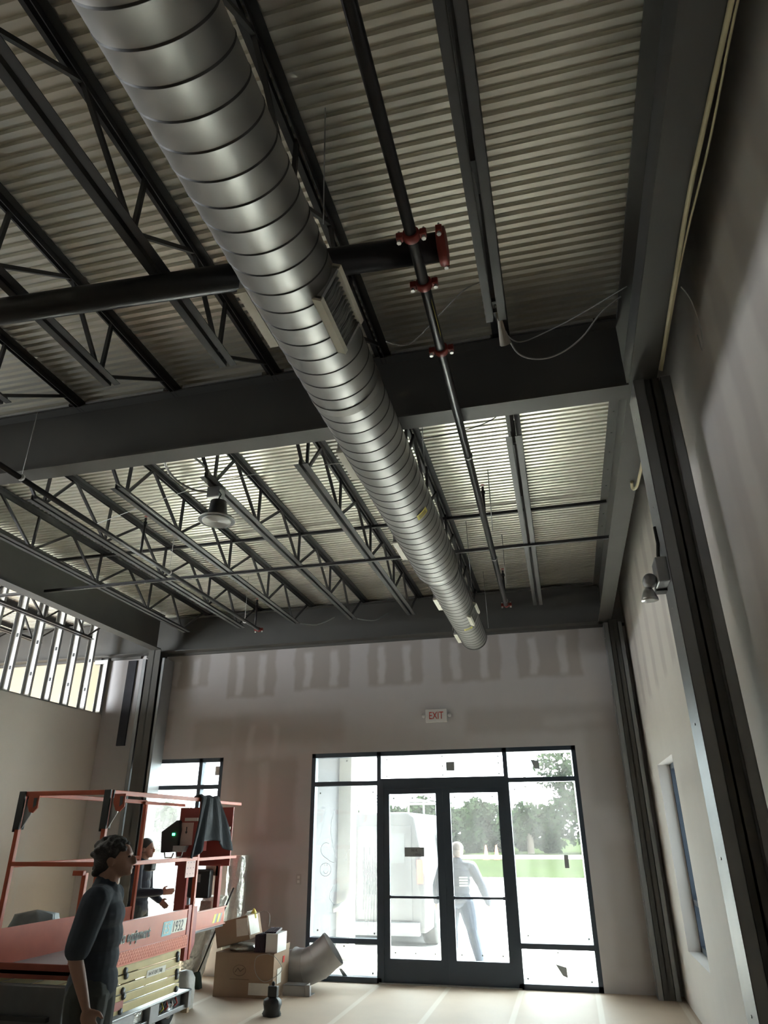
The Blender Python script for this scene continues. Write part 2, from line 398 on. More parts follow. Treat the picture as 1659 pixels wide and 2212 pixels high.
MB().box((-4.8, 9.402, 2.36), (-4.70, 9.406, 2.48), None).build('sticker', paperm, w1)
# left and right side lights, transom
for nm, x0, x1, zs in (('window_2', -3.342, -2.37, True), ('window_3', -.76, .162, True)):
    wn = struct(framed(nm, x0, x1, 0, 2.6, [], [.42, 2.21]).build(nm, framem))
    for (a, b_) in ((.045, .40), (.44, 2.19), (2.23, 2.56)):
        MB().box((x0+.04, 9.41, a), (x1-.04, 9.416, b_)).build('glass', glassm, wn)
    # small square setting blocks and torn film left on the panes
    pts = [(x0+.1, .10), (x1-.12, .09), ((x0+x1)/2, .36), (x0+.14, .52), (x1-.1, .5), (x0+.12, 2.10), (x1-.12, 2.1), ((x0+x1)/2, 2.5)]
    mb = MB()
    for (px, pz) in pts: mb.box((px-.009, 9.404, pz-.009), (px+.009, 9.409, pz+.009))
    mb.build('spacer_dots', decalg, wn)
    if nm == 'window_3':
        MB().prism([(-.41, 2.45), (-.31, 2.43), (-.30, 2.335), (-.37, 2.34)], 9.402, 9.407, 'Y').build('film_scrap', decalg, wn)
        MB().prism([(-.34, .25), (-.22, .22), (-.215, .12), (-.27, .14)], 9.402, 9.407, 'Y').build('film_scrap', decalg, wn)
        MB().box((-.12, 9.402, 1.22), (-.07, 9.407, 1.36)).build('film_scrap', decalg, wn)
    else:
        MB().prism([(-2.92, .13), (-2.88, .13), (-2.80, .05), (-2.86, .05)], 9.402, 9.407, 'Y').build('film_scrap', decalg, wn)
        # finger drawings in the dust
        def ring(cx, cz, rx, rz, a0=0, a1=2*PI, n=24): return [(cx+rx*math.cos(a0+(a1-a0)*k/n), 9.404, cz+rz*math.sin(a0+(a1-a0)*k/n)) for k in range(n+1)]
        mb = MB()
        for pl in (ring(-3.12, 1.19, .075, .075), ring(-3.115, 1.18, .03, .035, PI, 2*PI), [(-3.13, 9.404, 1.23), (-3.13, 9.404, 1.26)], [(-3.10, 9.404, 1.23), (-3.10, 9.404, 1.26)],
                   ring(-3.12, 1.42, .07, .08, PI*.3, PI*1.35), [(-3.16, 9.404, 1.35), (-3.05, 9.404, 1.28), (-2.99, 9.404, 1.27)],
                   [(-3.02, 9.404, 1.88), (-3.06, 9.404, 1.75), (-3.06, 9.404, 1.6), (-3.02, 9.404, 1.45), (-2.99, 9.404, 1.33)],
                   [(-3.0, 9.404, 1.02), (-3.05, 9.404, .93), (-3.06, 9.404, .87), (-3.0, 9.404, .80)], ring(-2.80, 1.3, .05, .12, 0, PI)):
            mb.tube(pl, .0022, 5)
        mb.build('dust_drawing', decalg, wn)
        mb = MB()
        for k in range(16):
            x = -2.62+.012*k; z = 1.0+.2*math.sin(k*2.1)
            mb.tube([(x, 9.404, z+.25+.05*math.cos(k)), (x+.01, 9.404, z), (x+.006, 9.404, z-.25)], .0016, 4)
        mb.build('dust_streaks', decalg, wn)
w4 = struct(MB().box((-2.37, 9.36, 2.545), (-.76, 9.47, 2.6)).box((-2.37, 9.362, 2.13), (-.76, 9.468, 2.26)).build('window_4', framem))
MB().box((-2.36, 9.41, 2.25), (-.77, 9.416, 2.55)).build('glass', glassm, w4)
MB().box((-1.5, 9.402, 2.34), (-1.39, 9.407, 2.45)).build('film_scrap', decalg, w4)
mb = MB()
for (px, pz) in ((-2.3, 2.5), (-2.3, 2.29), (-1.55, 2.52), (-1.55, 2.4), (-1.55, 2.29), (-.82, 2.5), (-.82, 2.42), (-.82, 2.29)): mb.box((px-.009, 9.404, pz-.009), (px+.009, 9.409, pz+.009))
mb.build('spacer_dots', decalg, w4)
def leaf(nm, x0, x1, gx0, gx1):
    mb = MB(); y0, y1 = 9.375, 9.42
    mb.box((x0, y0, .01), (gx0, y1, 2.13)).box((gx1, y0, .01), (x1, y1, 2.13)).box((gx0, y0, .01), (gx1, y1, .25)).box((gx0, y0, 2.07), (gx1, y1, 2.13))
    d = struct(mb.build(nm, doorm))
    MB().box((gx0, 9.395, .25), (gx1, 9.401, 2.07)).build('glass', glassm, d)
    MB().box((gx0-.02, 9.345, .885), (gx1+.02, 9.37, .91)).box((gx0-.01, 9.34, .88), (gx0+.02, 9.376, .915)).box((gx1-.02, 9.34, .88), (gx1+.01, 9.376, .915)).build('push_bar', framem, d)
    mb = MB()
    for px in (gx0+.06, (gx0+gx1)/2, gx1-.07):
        for pz in (.31, 2.02): mb.box((px-.009, 9.388, pz-.009), (px+.009, 9.392, pz+.009))
    mb.build('spacer_dots', decalg, d)
    return d
d1 = leaf('door_1', -2.342, -1.559, -2.265, -1.65)
d2 = leaf('door_2', -1.5585, -.788, -1.465, -.855)
sg = MB().box((-2.07, 9.385, 1.34), (-1.82, 9.391, 1.445)).build('address_sign', decalg, d1)
text('3150', .04, frameM((-1.905, 9.3835, 1.40), (-1, 0, 0), (0, 0, 1)), decalb, 'sign_number', d1)
text('SUITE 1', .03, frameM((-1.86, 9.3835, 1.352), (-1, 0, 0), (0, 0, 1)), decalb, 'sign_number', d1)
struct(MB().box((-2.40, 9.34, 0), (-.73, 9.48, .012)).build('trim_3', galv))
struct(MB().box((-2.37, 9.36, 0), (-2.34, 9.47, 2.2)).box((-.79, 9.36, 0), (-.76, 9.47, 2.2)).build('trim_4', framem))
# side window in the right wall
for nm, y0 in (('window_5', 7.12),):
    mb = MB(); a, b_, c, d_ = y0, y0+1.2, .55, 2.26
    mb.box((1.10, a, c), (1.18, a+.05, d_)).box((1.10, b_-.05, c), (1.18, b_, d_)).box((1.10, a, c), (1.18, b_, c+.05)).box((1.10, a, d_-.05), (1.18, b_, d_)).box((1.10, a, .95), (1.18, b_, 1.0))
    wn = struct(mb.build(nm, framem))
    MB().box((1.135, a+.04, c+.04), (1.141, b_-.04, d_-.04)).build('glass', glasst, wn)

# ------------------------------------------------------------------ steel frame
def ibeam(name, label, p0, p1, z0, z1, bw=.16, tf=.014, tw=.009, m=steel):
    """beam along X or Y"""
    t = thing(name, label, 'beam', (*[(a+b)/2 for a, b in zip(p0, p1)], z0))
    along = 0 if abs(p1[0]-p0[0]) > abs(p1[1]-p0[1]) else 1
    def bx(hw, za, zb):
        if along == 0: return (min(p0[0], p1[0]), p0[1]-hw, za), (max(p0[0], p1[0]), p0[1]+hw, zb)
        return (p0[0]-hw, min(p0[1], p1[1]), za), (p0[0]+hw, max(p0[1], p1[1]), zb)
    MB().box(*bx(bw/2, z0, z0+tf)).build('bottom_flange', m, t)
    MB().box(*bx(bw/2, z1-tf, z1)).build('top_flange', m, t)
    MB().box(*bx(tw/2, z0+tf, z1-tf)).build('web', m, t)
    return t
ZB, ZT = 4.12, 4.645
nb = ibeam('steel_beam', 'deep dark steel beam crossing the whole room over the near bay', (-5.68, 3.83), (.645, 3.83), ZB, ZT)
for (a, b_) in ((-5.6, -5.1), (-4.9, -4.25), (-4.1, -3.45), (-3.3, -2.63), (-2.47, -1.83), (-1.66, -1.0), (-.86, -.17), (-.04, .5)):
    MB().box((a, 3.735, 4.645), (b_, 3.745, 4.665)).build('closure_strip', galv, nb)
ibeam('steel_beam', 'dark steel beam along the top of the back wall above the doors', (-11, 9.24), (.70, 9.24), ZB, ZT)
rb = ibeam('steel_beam', 'long dark steel beam running above the right wall', (.725, -2.5), (.725, 9.3), ZB, ZT)
for k in range(16): MB().lathe([(.007, 0), (.007, .006)], (.685, 4.2+k*.33, ZT-.021), n=8).build('bolt', steel, rb)
ibeam('steel_beam', 'dark steel beam over the left partition ending at the left column', (-5.76, -2.5), (-5.76, 9.02), ZB, ZT)
def column(label, x0, x1, y0, y1, zt, strips, loc):
    t = thing('steel_column', label, 'column', loc)
    MB().box((x0, y0, 0), (x1, y0+.012, zt)).box((x0, y1-.012, 0), (x1, y1, zt)).box(((x0+x1)/2-.006, y0, 0), ((x0+x1)/2+.006, y1, zt)).build('steel_section', steel, t)
    return t
nc = column('tall dark steel column standing by the right wall under the near beam', .72, .815, 3.72, 3.92, ZB, None, (.77, 3.82, 0))
column('dark steel column in the far right corner of the room', .76, .87, 9.12, 9.32, ZB, None, (.81, 9.22, 0))
column('dark steel column left of the back window under the left beam', -5.88, -5.68, 9.02, 9.22, ZB, None, (-5.78, 9.12, 0))
def stud(label, x0, x1, y0, y1, z0, z1, lip='-Y', group=None, holes=()):
    t = thing('wall_stud', label, 'metal stud', ((x0+x1)/2, (y0+y1)/2, z0), group)
    mb = MB(); th = .0025
    mb.box((x0, y0, z0), (x1, y0+th, z1)).box((x0, y0, z0), (x0+th, y1, z1)).box((x1-th, y0, z0), (x1, y1, z1))
    mb.build('channel', galv, t)
    return t
greystud = mat('dusty_stud', (.30, .31, .32), .5, .45, .1, 6)
def flank(label, x0, x1, y0, y1, z1):
    t = thing('wall_stud', label, 'metal stud', ((x0+x1)/2, (y0+y1)/2, 0), 'studs flanking the steel columns')
    th = .003
    MB().box((x0, y0, 0), (x1, y0+th, z1)).box((x0, y0, 0), (x0+th, y1, z1)).box((x1-th, y0, 0), (x1, y1, z1)).build('channel', greystud, t)
    for k in range(7): MB().lathe([(.006, 0), (.006, .004)], (x0-.004, (y0+y1)/2, .3+k*.6), 'X', 8).build('screw', boltm, t)
    return t
flank('grey metal stud on the left side of the near right column', .66, .722, 3.68, 3.94, 4.10)
flank('grey metal stud between the near right column and the right wall', .818, .872, 3.68, 3.94, 4.10)
flank('grey metal stud left of the far right corner column', .70, .755, 9.10, 9.33, 4.08)
flank('grey metal stud right of the far right corner column', .875, .925, 9.10, 9.33, 4.08)
flank('grey metal stud left of the column beside the back window', -5.98, -5.925, 9.05, 9.33, 4.0)
flank('grey metal stud right of the column beside the back window', -5.66, -5.615, 9.05, 9.33, 4.0)

# ------------------------------------------------------------------ open web joists
def joist_parts(t, X, y0, y1, b0, b1, nodes, tops, ends):
    zt, zb = 4.675, 4.235
    for nm, z, s_, a, b_ in (('top_chord', zt, -1, y0, y1), ('bottom_chord', zb, 1, b0, b1)):
        mb = MB()
        for sx in (-1, 1):
            xi = X+sx*.012
            mb.box((min(xi, xi+sx*.045), a, min(z, z+s_*.005)), (max(xi, xi+sx*.045), b_, max(z, z+s_*.005)))
            mb.box((min(xi, xi+sx*.005), a, min(z, z+s_*.045)), (max(xi, xi+sx*.005), b_, max(z, z+s_*.045)))
        mb.build(nm, joistm, t)
    def web(ya, yb):
        MB().bar((X, ya, zb+.02), (X, yb, zt-.02), .022, .022, (1, 0, 0)).build('web_member', joistm, t)
    for n in nodes: web(n, n+.01)
    for (a, b_) in tops: web(a, b_)
    for (a, b_) in ends: web(a, b_)
def far_joist(X, label):
    t = thing('roof_joist', label, 'joist', (X, 6.5, 4.235), 'open web roof joists of the far bay')
    joist_parts(t, X, 3.84, 9.23, 4.38, 8.62, [4.52, 5.41, 6.49, 7.58], [(4.52, 4.85), (5.41, 4.85), (5.41, 5.95), (6.49, 5.95), (6.49, 7.05), (7.58, 7.05), (7.58, 8.10), (8.45, 8.10)], [(4.42, 4.0), (8.5, 9.05)])
    return t
def near_joist(X, label):
    t = thing('roof_joist', label, 'joist', (X, 1.5, 4.235), 'open web roof joists of the near bay')
    joist_parts(t, X, -2.5, 3.82, -1.9, 3.10, [-.9, .05, 1.05, 2.05, 2.97], [(-.9, -.4), (.05, -.4), (.05, .55), (1.05, .55), (1.05, 1.55), (2.05, 1.55), (2.05, 2.57), (2.93, 2.57)], [(3.03, 3.63)])
    return t
JX = [-.10, -.93, -1.75, -2.56, -3.38, -4.20, -5.05]
LB = ['nearest to the right wall', 'directly above the round duct', 'just left of the round duct', 'that carries the round lamp', 'second left of the round duct in the near bay', 'third from the left beam', 'next to the left beam']
FL = ['black open web joist in the far bay, nearest to the right wall', 'black open web joist in the far bay, hidden mostly behind the round duct',
      'black open web joist in the far bay, next to the duct on its left', 'black open web joist in the far bay, behind the hanging round lamp',
      'black open web joist in the far bay, just left of the hanging lamp', 'black open web joist in the far bay, second from the left beam', 'black open web joist in the far bay, right beside the left beam']
NL = ['black open web joist in the near bay, right of the sprinkler branch pipe', 'black open web joist in the near bay, running right beside the round duct',
      'black open web joist in the near bay, first one left of the duct', 'black open web joist in the near bay, second one left of the duct', 'black open web joist in the near bay, at the left edge of the photo']
fj = far_joist(JX[0], FL[0])
for X, l in zip(JX[1:], FL[1:]): copytree(fj, l, (X, 6.5, 4.235))
nj = near_joist(JX[0], NL[0])
for X, l in zip(JX[1:5], NL[1:]): copytree(nj, l, (X, 1.5, 4.235))
tj = copytree(fj, 'black open web joist seen through the open studs left of the left beam', (-6.62, 6.5, 4.235), 'open web roof joists of the far bay')
for X, nm in ((-7.5, 'nearest one behind the partition studs'), (-8.4, 'second one behind the partition studs'), (-9.3, 'farthest one behind the partition studs')):
    c = copytree(fj, 'black open web roof joist seen through the open studs, ' + nm, (X, 6.5, 4.235), 'joists of the room behind the partition')
for nm, z, l in (('bridging_angle', 4.215, 'thin horizontal steel angle tying the joist bottoms together'), ('bridging_angle', 4.60, 'thin horizontal steel angle just under the deck tying the joist tops')):
    t = MB().box((-6.6, 6.5, z), (.70, 6.535, z+.004)).box((-6.6, 6.5, z), (.70, 6.504, z+.03)).build(nm, joistm)
    tag(t, l, 'steel angle')
# open studs above the left partition
s0 = None
for k in range(15):
    y = 7.40 + .385*(5-k)
    lab = 'galvanized stud above the drywall partition, %s' % ['nearest to the back wall', 'second from the back wall', 'third from the back wall', 'fourth from the back wall', 'fifth from the back wall', 'sixth from the back wall', 'at the left edge of the photo', 'just outside the left edge', 'further along the partition top', 'further along the partition top', 'further along the partition top', 'further along the partition top', 'further along the partition top', 'further along the partition top', 'further along the partition top'][k]
    if k > 6: break
    if s0 is None:
        t = s0 = thing('wall_stud', lab, 'metal stud', (-6.81, y, 3.27), 'open studs above the partition')
        th = .002
        mb = MB(); mb.box((-6.88, y, 3.27), (-6.75, y+th, 4.62)).box((-6.88, y-.04, 3.27), (-6.88+th, y, 4.62)).box((-6.752, y-.04, 3.27), (-6.75, y, 4.62))
        mb.build('channel', galv, t)
        mb = MB()
        for z in (3.55, 3.98): mb.box((-6.83, y-.003, z), (-6.80, y-.001, z+.05))
        mb.build('knockout_hole', blackm, t)
    else: copytree(s0, lab, (-6.81, y, 3.27))
tag(MB().box((-6.88, 5.9, 3.262), (-6.75, 9.34, 3.275)).box((-6.89, 5.9, 3.26), (-6.885, 9.34, 3.31)).build('bottom_track', galv), 'galvanized track lying on top of the partition under the studs', 'metal track')
tag(MB().box((-6.98, 9.28, 4.03), (-6.75, 9.34, 4.09)).box((-6.80, 9.28, 3.29), (-6.75, 9.34, 4.03)).build('end_stud', galv), 'galvanized end stud and short header against the back wall', 'metal stud')

# ------------------------------------------------------------------ round duct
duct = thing('spiral_duct', 'big round galvanized spiral duct hanging along the ceiling', 'duct', (-.95, 4, 3.87))
def spiral(x, z, R, y0, y1, name, pitch=.114, n=56):
    mb = MB(); offs = [(0, 0, 0), (.003, -.0012, 1), (.0065, .0028, 1), (.010, 0, 1)]
    turns = int((y1-y0)/pitch); rows = []
    bm = mb.bm
    for k in range(turns*n+1):
        a = 2*PI*k/n; base = y0+pitch*k/n
        rows.append([bm.verts.new((x+(R+dr)*math.cos(a), base+o, z+(R+dr)*math.sin(a))) for (o, dr, s_) in offs])
    for k in range(turns*n):
        for j in range(3):
            fc = bm.faces.new((rows[k][j], rows[k+1][j], rows[k+1][j+1], rows[k][j+1])); fc.smooth = True; fc.material_index = 1
        if k+n <= turns*n-1:
            fc = bm.faces.new((rows[k][3], rows[k+1][3], rows[k+n+1][0], rows[k+n][0])); fc.smooth = True
    return mb.build(name, [ductm, seamm], duct)
spiral(-.953, 3.87, .200, -2.5, 6.0, 'duct_section')
spiral(-.944, 3.875, .168, 5.95, 8.62, 'duct_section')
def ringband(y0, y1, R0, R1, name, x=-.953, z=3.87, m=ductm):
    mb = MB(); mb.grid(lambda i, j: (x+(R0, R1)[j]*math.cos(2*PI*i/48), (y0, y1)[j], z+(R0, R1)[j]*math.sin(2*PI*i/48)), 48, 2, closed=True)
    return mb.build(name, m, duct)
mb = MB(); x, z = -.95, 3.872
prf = [(5.80, .2015), (5.805, .2045), (5.86, .2045), (5.87, .2005), (5.98, .171), (6.04, .171), (6.045, .169)]
mb.grid(lambda i, j: (x+prf[j][1]*math.cos(2*PI*i/48), prf[j][0], z+prf[j][1]*math.sin(2*PI*i/48)), 48, len(prf), closed=True); mb.build('reducer', ductm, duct)
ringband(2.93, 2.99, .2035, .2035, 'joint_band')
mb = MB(); mb.lathe([(.0, 0), (.163, 0), (.170, -.004), (.171, -.02)], (-.944, 8.61, 3.875), 'Y', 48); mb.build('end_cap', ductm, duct)
def register(y0, y1, side, R, x, z):
    """side grille: cream frame of two rails and two ends, thin louvres"""
    c = math.radians(180 if side < 0 else -25); h = math.radians(27)
    fr = MB(); n = 6
    def pt(a, rad, y): return Vector((x+rad*math.cos(a), y, z+rad*math.sin(a)))
    t = None
    nrm = Vector((math.cos(c), 0, math.sin(c))); tan = Vector((-math.sin(c), 0, math.cos(c)))
    hw = R*math.sin(h); d = R+.012
    O = Vector((x, 0, z))
    def P(a, b, y): return O + nrm*a + tan*b + Vector((0, y, 0))
    fo = fr.bar(P(d-.015, -hw, y0), P(d-.015, -hw, y1), .045, .026, up=tan).build('register_rail', creamm, duct)
    MB().bar(P(d-.015, hw, y0), P(d-.015, hw, y1), .045, .026, up=tan).build('register_rail', creamm, duct)
    for y in (y0+.008, y1-.008):
        e = MB(); e.bar(P(d-.015, -hw, y), P(d-.015, hw, y), .016, .03, up=nrm); e.build('frame_end', galv, fo)
    for k in range(12):
        yy = y0+.03+(y1-y0-.06)*k/11
        e = MB(); e.bar(P(d-.016, -hw+.01, yy), P(d-.016, hw-.01, yy), .012, .003, up=(0, 1, 0)); e.build('louver', galv, fo)
    e = MB(); e.bar(P(d-.045, 0, y0+.01), P(d-.045, 0, y1-.01), .004, 2*hw-.01, up=tan); e.build('damper', blackm, fo)
register(2.13, 2.50, 1, .2, -.953, 3.87)
register(2.08, 2.46, -1, .2, -.953, 3.87)
register(3.52, 3.88, -1, .2, -.953, 3.87)
register(5.04, 5.43, -1, .2, -.953, 3.87)
register(6.68, 7.05, -1, .168, -.944, 3.875)
register(7.18, 7.53, 1, .168, -.944, 3.875)
register(8.1, 8.5, -1, .168, -.944, 3.875)
def sticker(y0, y1, a0, a1, R, x, z):
    mb = MB(); mb.grid(lambda i, j: (x+R*math.cos(math.radians(a0+(a1-a0)*i/6)), (y0, y1)[j], z+R*math.sin(math.radians(a0+(a1-a0)*i/6))), 7, 2)
    o = mb.build('yellow_label', yellowp, duct)
    mb = MB(); 
    for k in range(3):
        yy = y0+(y1-y0)*(.25+.22*k); mb.grid(lambda i, j: (x+(R+.001)*math.cos(math.radians(a0+4+(a1-a0-8)*i/6)), yy+(0, .008)[j], z+(R+.001)*math.sin(math.radians(a0+4+(a1-a0-8)*i/6))), 7, 2)
    mb.build('label_print', decalb, o)
sticker(4.42, 4.50, -58, -30, .204, -.953, 3.87)
sticker(7.58, 7.65, -88, -55, .172, -.944, 3.875)
for y in (1.9, 4.1, 6.6, 8.2):
    MB().tube([(-.93+.215, y, 3.87), (-.93+.2, y, 4.6)], .003, 6).build('hanger_wire', galv, duct)
    MB().tube([(-.93-.225, y, 3.87), (-.93-.2, y, 4.6)], .003, 6).build('hanger_wire', galv, duct)

# ------------------------------------------------------------------ sprinkler piping
def coupling(c, axis, R, parent, name='coupling'):
    mb = MB(); mb.lathe([(R*.98, -.022), (R*1.28, -.02), (R*1.36, 0), (R*1.28, .02), (R*.98, .022)], c, axis, 24)
    d = {'X': (0, 1, 0), 'Y': (1, 0, 0)}[axis]; c = Vector(c); d = Vector(d)
    for s_ in (-1, 1):
        a = c+d*s_*(R*1.3); b_ = c+d*s_*(R*1.3+.03); mb.bar(a, b_, .03, .035)
    o = mb.build(name, redm, parent, bevel=.003)
    for s_ in (-1, 1):
        q = c+d*s_*(R*1.3+.018); MB().tube([q-V(0, 0, .034), q+V(0, 0, .034)], .006, 8).lathe([(.011, -.036), (.011, -.026)], q, n=6).build('bolt', boltm, o)
main = thing('sprinkler_main', 'thick black sprinkler main pipe crossing above the duct', 'pipe', (-3, 2.35, 4.15))
MB().tube([(-5.6, 2.09, 4.152), (-.30, 2.405, 4.152)], .069, 28).build('pipe_run', pipem, main)
coupling((-.295, 2.405, 4.152), 'X', .069, main, 'end_cap')
br = thing('sprinkler_branch', 'slim black sprinkler branch pipe running right of the duct', 'pipe', (-.43, 3, 4.04))
MB().tube([(-.40, -2.4, 4.06), (-.41, 2.33, 4.06), (-.46, 7.86, 4.04)], .027, 18).build('pipe_run', pipem, br)
for y in (2.22, 2.53, 3.05): coupling((-.41-.004*(y-2), y, 4.06), 'Y', .03, br)
coupling((-.455, 7.86, 4.04), 'Y', .024, br)
MB().lathe([(.029, 0), (.031, .005), (.031, .012), (.029, .02)], (-.424, 4.25, 4.05), 'Y', 18).lathe([(.029, 0), (.031, .005), (.031, .012), (.029, .02)], (-.445, 6.3, 4.045), 'Y', 18).lathe([(.029, 0), (.031, .005), (.031, .012), (.029, .02)], (-.455, 7.7, 4.045), 'Y', 18).build('pipe_clip', galv, br)
def sprig(x, y, z0, parent):
    mb = MB(); mb.tube([(x, y, z0), (x, y, z0+.30)], .013, 10); mb.lathe([(.02, .30), (.02, .33), (.01, .335), (.012, .37)], (x, y, z0), n=10)
    o = mb.build('sprig', pipem, parent)
    mb = MB(); mb.lathe([(.018, .39), (.018, .393)], (x, y, z0), n=10); mb.tube([(x-.009, y, z0+.36), (x, y, z0+.39), (x+.009, y, z0+.36)], .002, 5); mb.build('sprinkler_head', redm, o)
sprig(-.44, 5.5, 4.05, br); sprig(-.455, 7.7, 4.04, br); sprig(-.405, 1.0, 4.06, br)
MB().tube([(-.40, 7.2, 4.04), (-.40, 7.2, 4.66)], .004, 6).tube([(-.39, 5.62, 4.04), (-.39, 5.62, 4.66)], .004, 6).build('hanger_rod', galv, br)
MB().box((-.393, 2.62, 4.02), (-.3925, 2.9, 4.05)).build('yellow_tag', yellowp, br)
bl = thing('sprinkler_branch', 'slim black sprinkler branch pipe on the left below the joists', 'pipe', (-3.75, 5, 4.06))
MB().tube([(-3.76, 2.2, 4.06), (-3.73, 8.15, 4.06)], .022, 16).build('pipe_run', pipem, bl)
coupling((-3.73, 8.17, 4.06), 'Y', .022, bl)
sprig(-3.73, 5.35, 4.06, bl); sprig(-3.73, 8.05, 4.06, bl)
for y in (3.75, 5.9, 7.75):
    MB().tube([(-3.74, y, 4.08), (-3.74, y, 4.66)], .003, 6).lathe([(.026, -.01), (.028, 0), (.026, .01)], (-3.74, y, 4.06), 'Y', 12).build('hanger_rod', whitem, bl)

# ------------------------------------------------------------------ cables and lamp
def cable(name, label, pts, r, m, cat='cable'):
    # smooth through Catmull-Rom
    P = [Vector(p) for p in pts]; out = []
    for i in range(len(P)-1):
        a, b_, c, d = P[max(0, i-1)], P[i], P[i+1], P[min(len(P)-1, i+2)]
        for k in range(6):
            t = k/6; out.append(.5*((2*b_)+(c-a)*t+(2*a-5*b_+4*c-d)*t*t+(3*b_-a-3*c+d)*t**3))
    out.append(P[-1])
    return tag(MB().tube(out, r, 8).build(name, m), label, cat)
cable('cream_cable', 'cream cable bundle clipped along the edge of the right beam', [(.815, -1.0, 4.10), (.82, .8, 4.095), (.815, 1.5, 4.11), (.80, 1.93, 4.10), (.79, 2.38, 4.10), (.80, 3.0, 4.10), (.815, 3.62, 4.11)], .011, cablem)
cable('cream_cable', 'thin cream cable running beside the thick bundle on the right beam', [(.835, -1.0, 4.10), (.845, .9, 4.085), (.83, 1.6, 4.10), (.825, 2.1, 4.085), (.81, 2.7, 4.10), (.82, 3.62, 4.10)], .005, cablem)
cable('cable_tail', 'thin loose wire end curling away from the cream cable over the right wall', [(.83, 2.9, 4.09), (.88, 2.97, 4.05), (.93, 3.1, 3.96), (.94, 3.2, 3.9), (.93, 3.18, 3.99)], .003, greycable)
cable('cream_cable', 'short loop of cream cable tucked over the right beam beyond the near column', [(.80, 4.35, 4.11), (.805, 4.74, 4.09), (.80, 4.98, 4.08), (.79, 5.12, 4.07), (.77, 5.18, 4.09), (.76, 5.10, 4.11)], .012, cablem)
cable('grey_cable', 'thin grey cable drooping between the duct and the right joist', [(-.72, 3.0, 4.14), (-.60, 3.08, 4.16), (-.42, 3.0, 4.25), (-.25, 2.9, 4.32), (-.12, 2.9, 4.36)], .004, greycable)
cable('grey_cable', 'grey cable hanging in a loop below the deck beside the right beam', [(-.06, 3.3, 4.32), (.0, 3.40, 4.22), (.12, 3.46, 4.20), (.25, 3.46, 4.22), (.38, 3.42, 4.28), (.5, 3.35, 4.38), (.62, 3.32, 4.45)], .005, greycable)
cable('grey_cable', 'grey cable lying flat from the right joist end to the right beam', [(-.06, 3.3, 4.30), (.02, 3.55, 4.42), (.2, 3.55, 4.47), (.4, 3.45, 4.48), (.66, 3.3, 4.50)], .004, greycable)
cable('grey_cable', 'thin grey cable crossing under the deck in the far bay by the right joist', [(-.78, 4.35, 4.30), (-.5, 4.36, 4.32), (-.25, 4.32, 4.36), (-.1, 4.22, 4.42), (-.04, 4.05, 4.48), (-.05, 3.95, 4.55)], .004, blackcable)
cable('grey_cable', 'long thin wire strung between the lamp box and the duct', [(-4.0, 5.0, 4.25), (-2.62, 4.56, 4.27), (-1.7, 4.5, 4.27), (-1.16, 4.48, 4.25)], .0035, greycable)
cable('flexible_conduit', 'looping steel flexible conduit beside the lamp junction box', [(-2.62, 4.56, 4.19), (-2.74, 4.50, 4.20), (-2.84, 4.38, 4.25), (-2.84, 4.22, 4.3), (-2.76, 4.12, 4.34), (-2.64, 4.14, 4.34), (-2.575, 4.28, 4.32), (-2.565, 4.45, 4.30)], .010, galv, 'conduit')
cable('grey_cable', 'thin wire hanging from a joist left of the lamp', [(-3.36, 4.35, 4.26), (-3.30, 4.9, 4.2), (-3.36, 5.2, 4.25)], .005, greycable)
cable('grey_cable', 'bent conduit at the back beam under the joist second from the left beam', [(-3.38, 8.6, 4.25), (-3.2, 8.95, 4.3), (-3.0, 9.15, 4.45)], .007, greycable)
cable('grey_cable', 'bent conduit at the back beam near the duct', [(-2.56, 8.6, 4.25), (-2.35, 8.95, 4.3), (-2.2, 9.15, 4.45)], .007, greycable)
tag(MB().tube([(-.085, 3.04, 4.27), (-.08, 3.12, 4.25), (-.075, 3.20, 4.22), (-.065, 3.25, 4.185)], .02, 8, rs=[.016, .014, .022, .034]).build('cloth_rag', mat('rag', (.45, .42, .36), .9, 0, .2, 30)), 'dirty beige rag stuffed in the end of the right near joist', 'rag')
jb = thing('junction_box', 'small grey junction box with a white bottom under the joist by the lamp', 'junction box', (-2.57, 4.60, 4.15))
MB().box((-2.63, 4.54, 4.14), (-2.52, 4.65, 4.23)).build('box_body', greymet, jb, bevel=.004)
MB().box((-2.628, 4.542, 4.132), (-2.522, 4.648, 4.14)).build('cover_plate', whitem, jb)
lamp = thing('pendant_lamp', 'round black high bay lamp with a white ribbed lens, switched off', 'lamp', (-2.50, 4.52, 3.90))
MB().lathe([(.02, .17), (.065, .165), (.072, .10), (.078, .05), (.10, .03), (.142, .012), (.145, .0), (.140, -.004)], (-2.50, 4.52, 3.90), n=40).build('housing', blackm, lamp)
MB().lathe([(.144, -.004), (.146, -.007), (.149, -.004), (.149, .004), (.146, .006)], (-2.50, 4.52, 3.90), n=40, cap=False).build('rim', whitem, lamp)
mb = MB(); prf = [(.118, -.004)]
for k in range(8): prf += [(.112-.014*k, -.014), (.106-.014*k, -.008)]
mb.lathe(prf, (-2.50, 4.52, 3.90), n=40); mb.build('lens', lensm, lamp)
MB().tube([(-2.50, 4.52, 4.06), (-2.50, 4.52, 4.10), (-2.485, 4.52, 4.13), (-2.50, 4.53, 4.15), (-2.56, 4.58, 4.22)], .006, 8).build('hook', blackm, lamp)
em = thing('emergency_light', 'small grey twin head emergency light on the near right column', 'lamp', (.64, 3.8, 2.86))
MB().box((.60, 3.72, 2.83), (.66, 3.86, 2.97)).build('box_body', greymet, em, bevel=.006)
MB().prism([(.60, 2.82), (.66, 2.82), (.66, 3.02), (.62, 2.99)], 3.86, 3.93, 'Y').build('bracket', darkgrey, em)
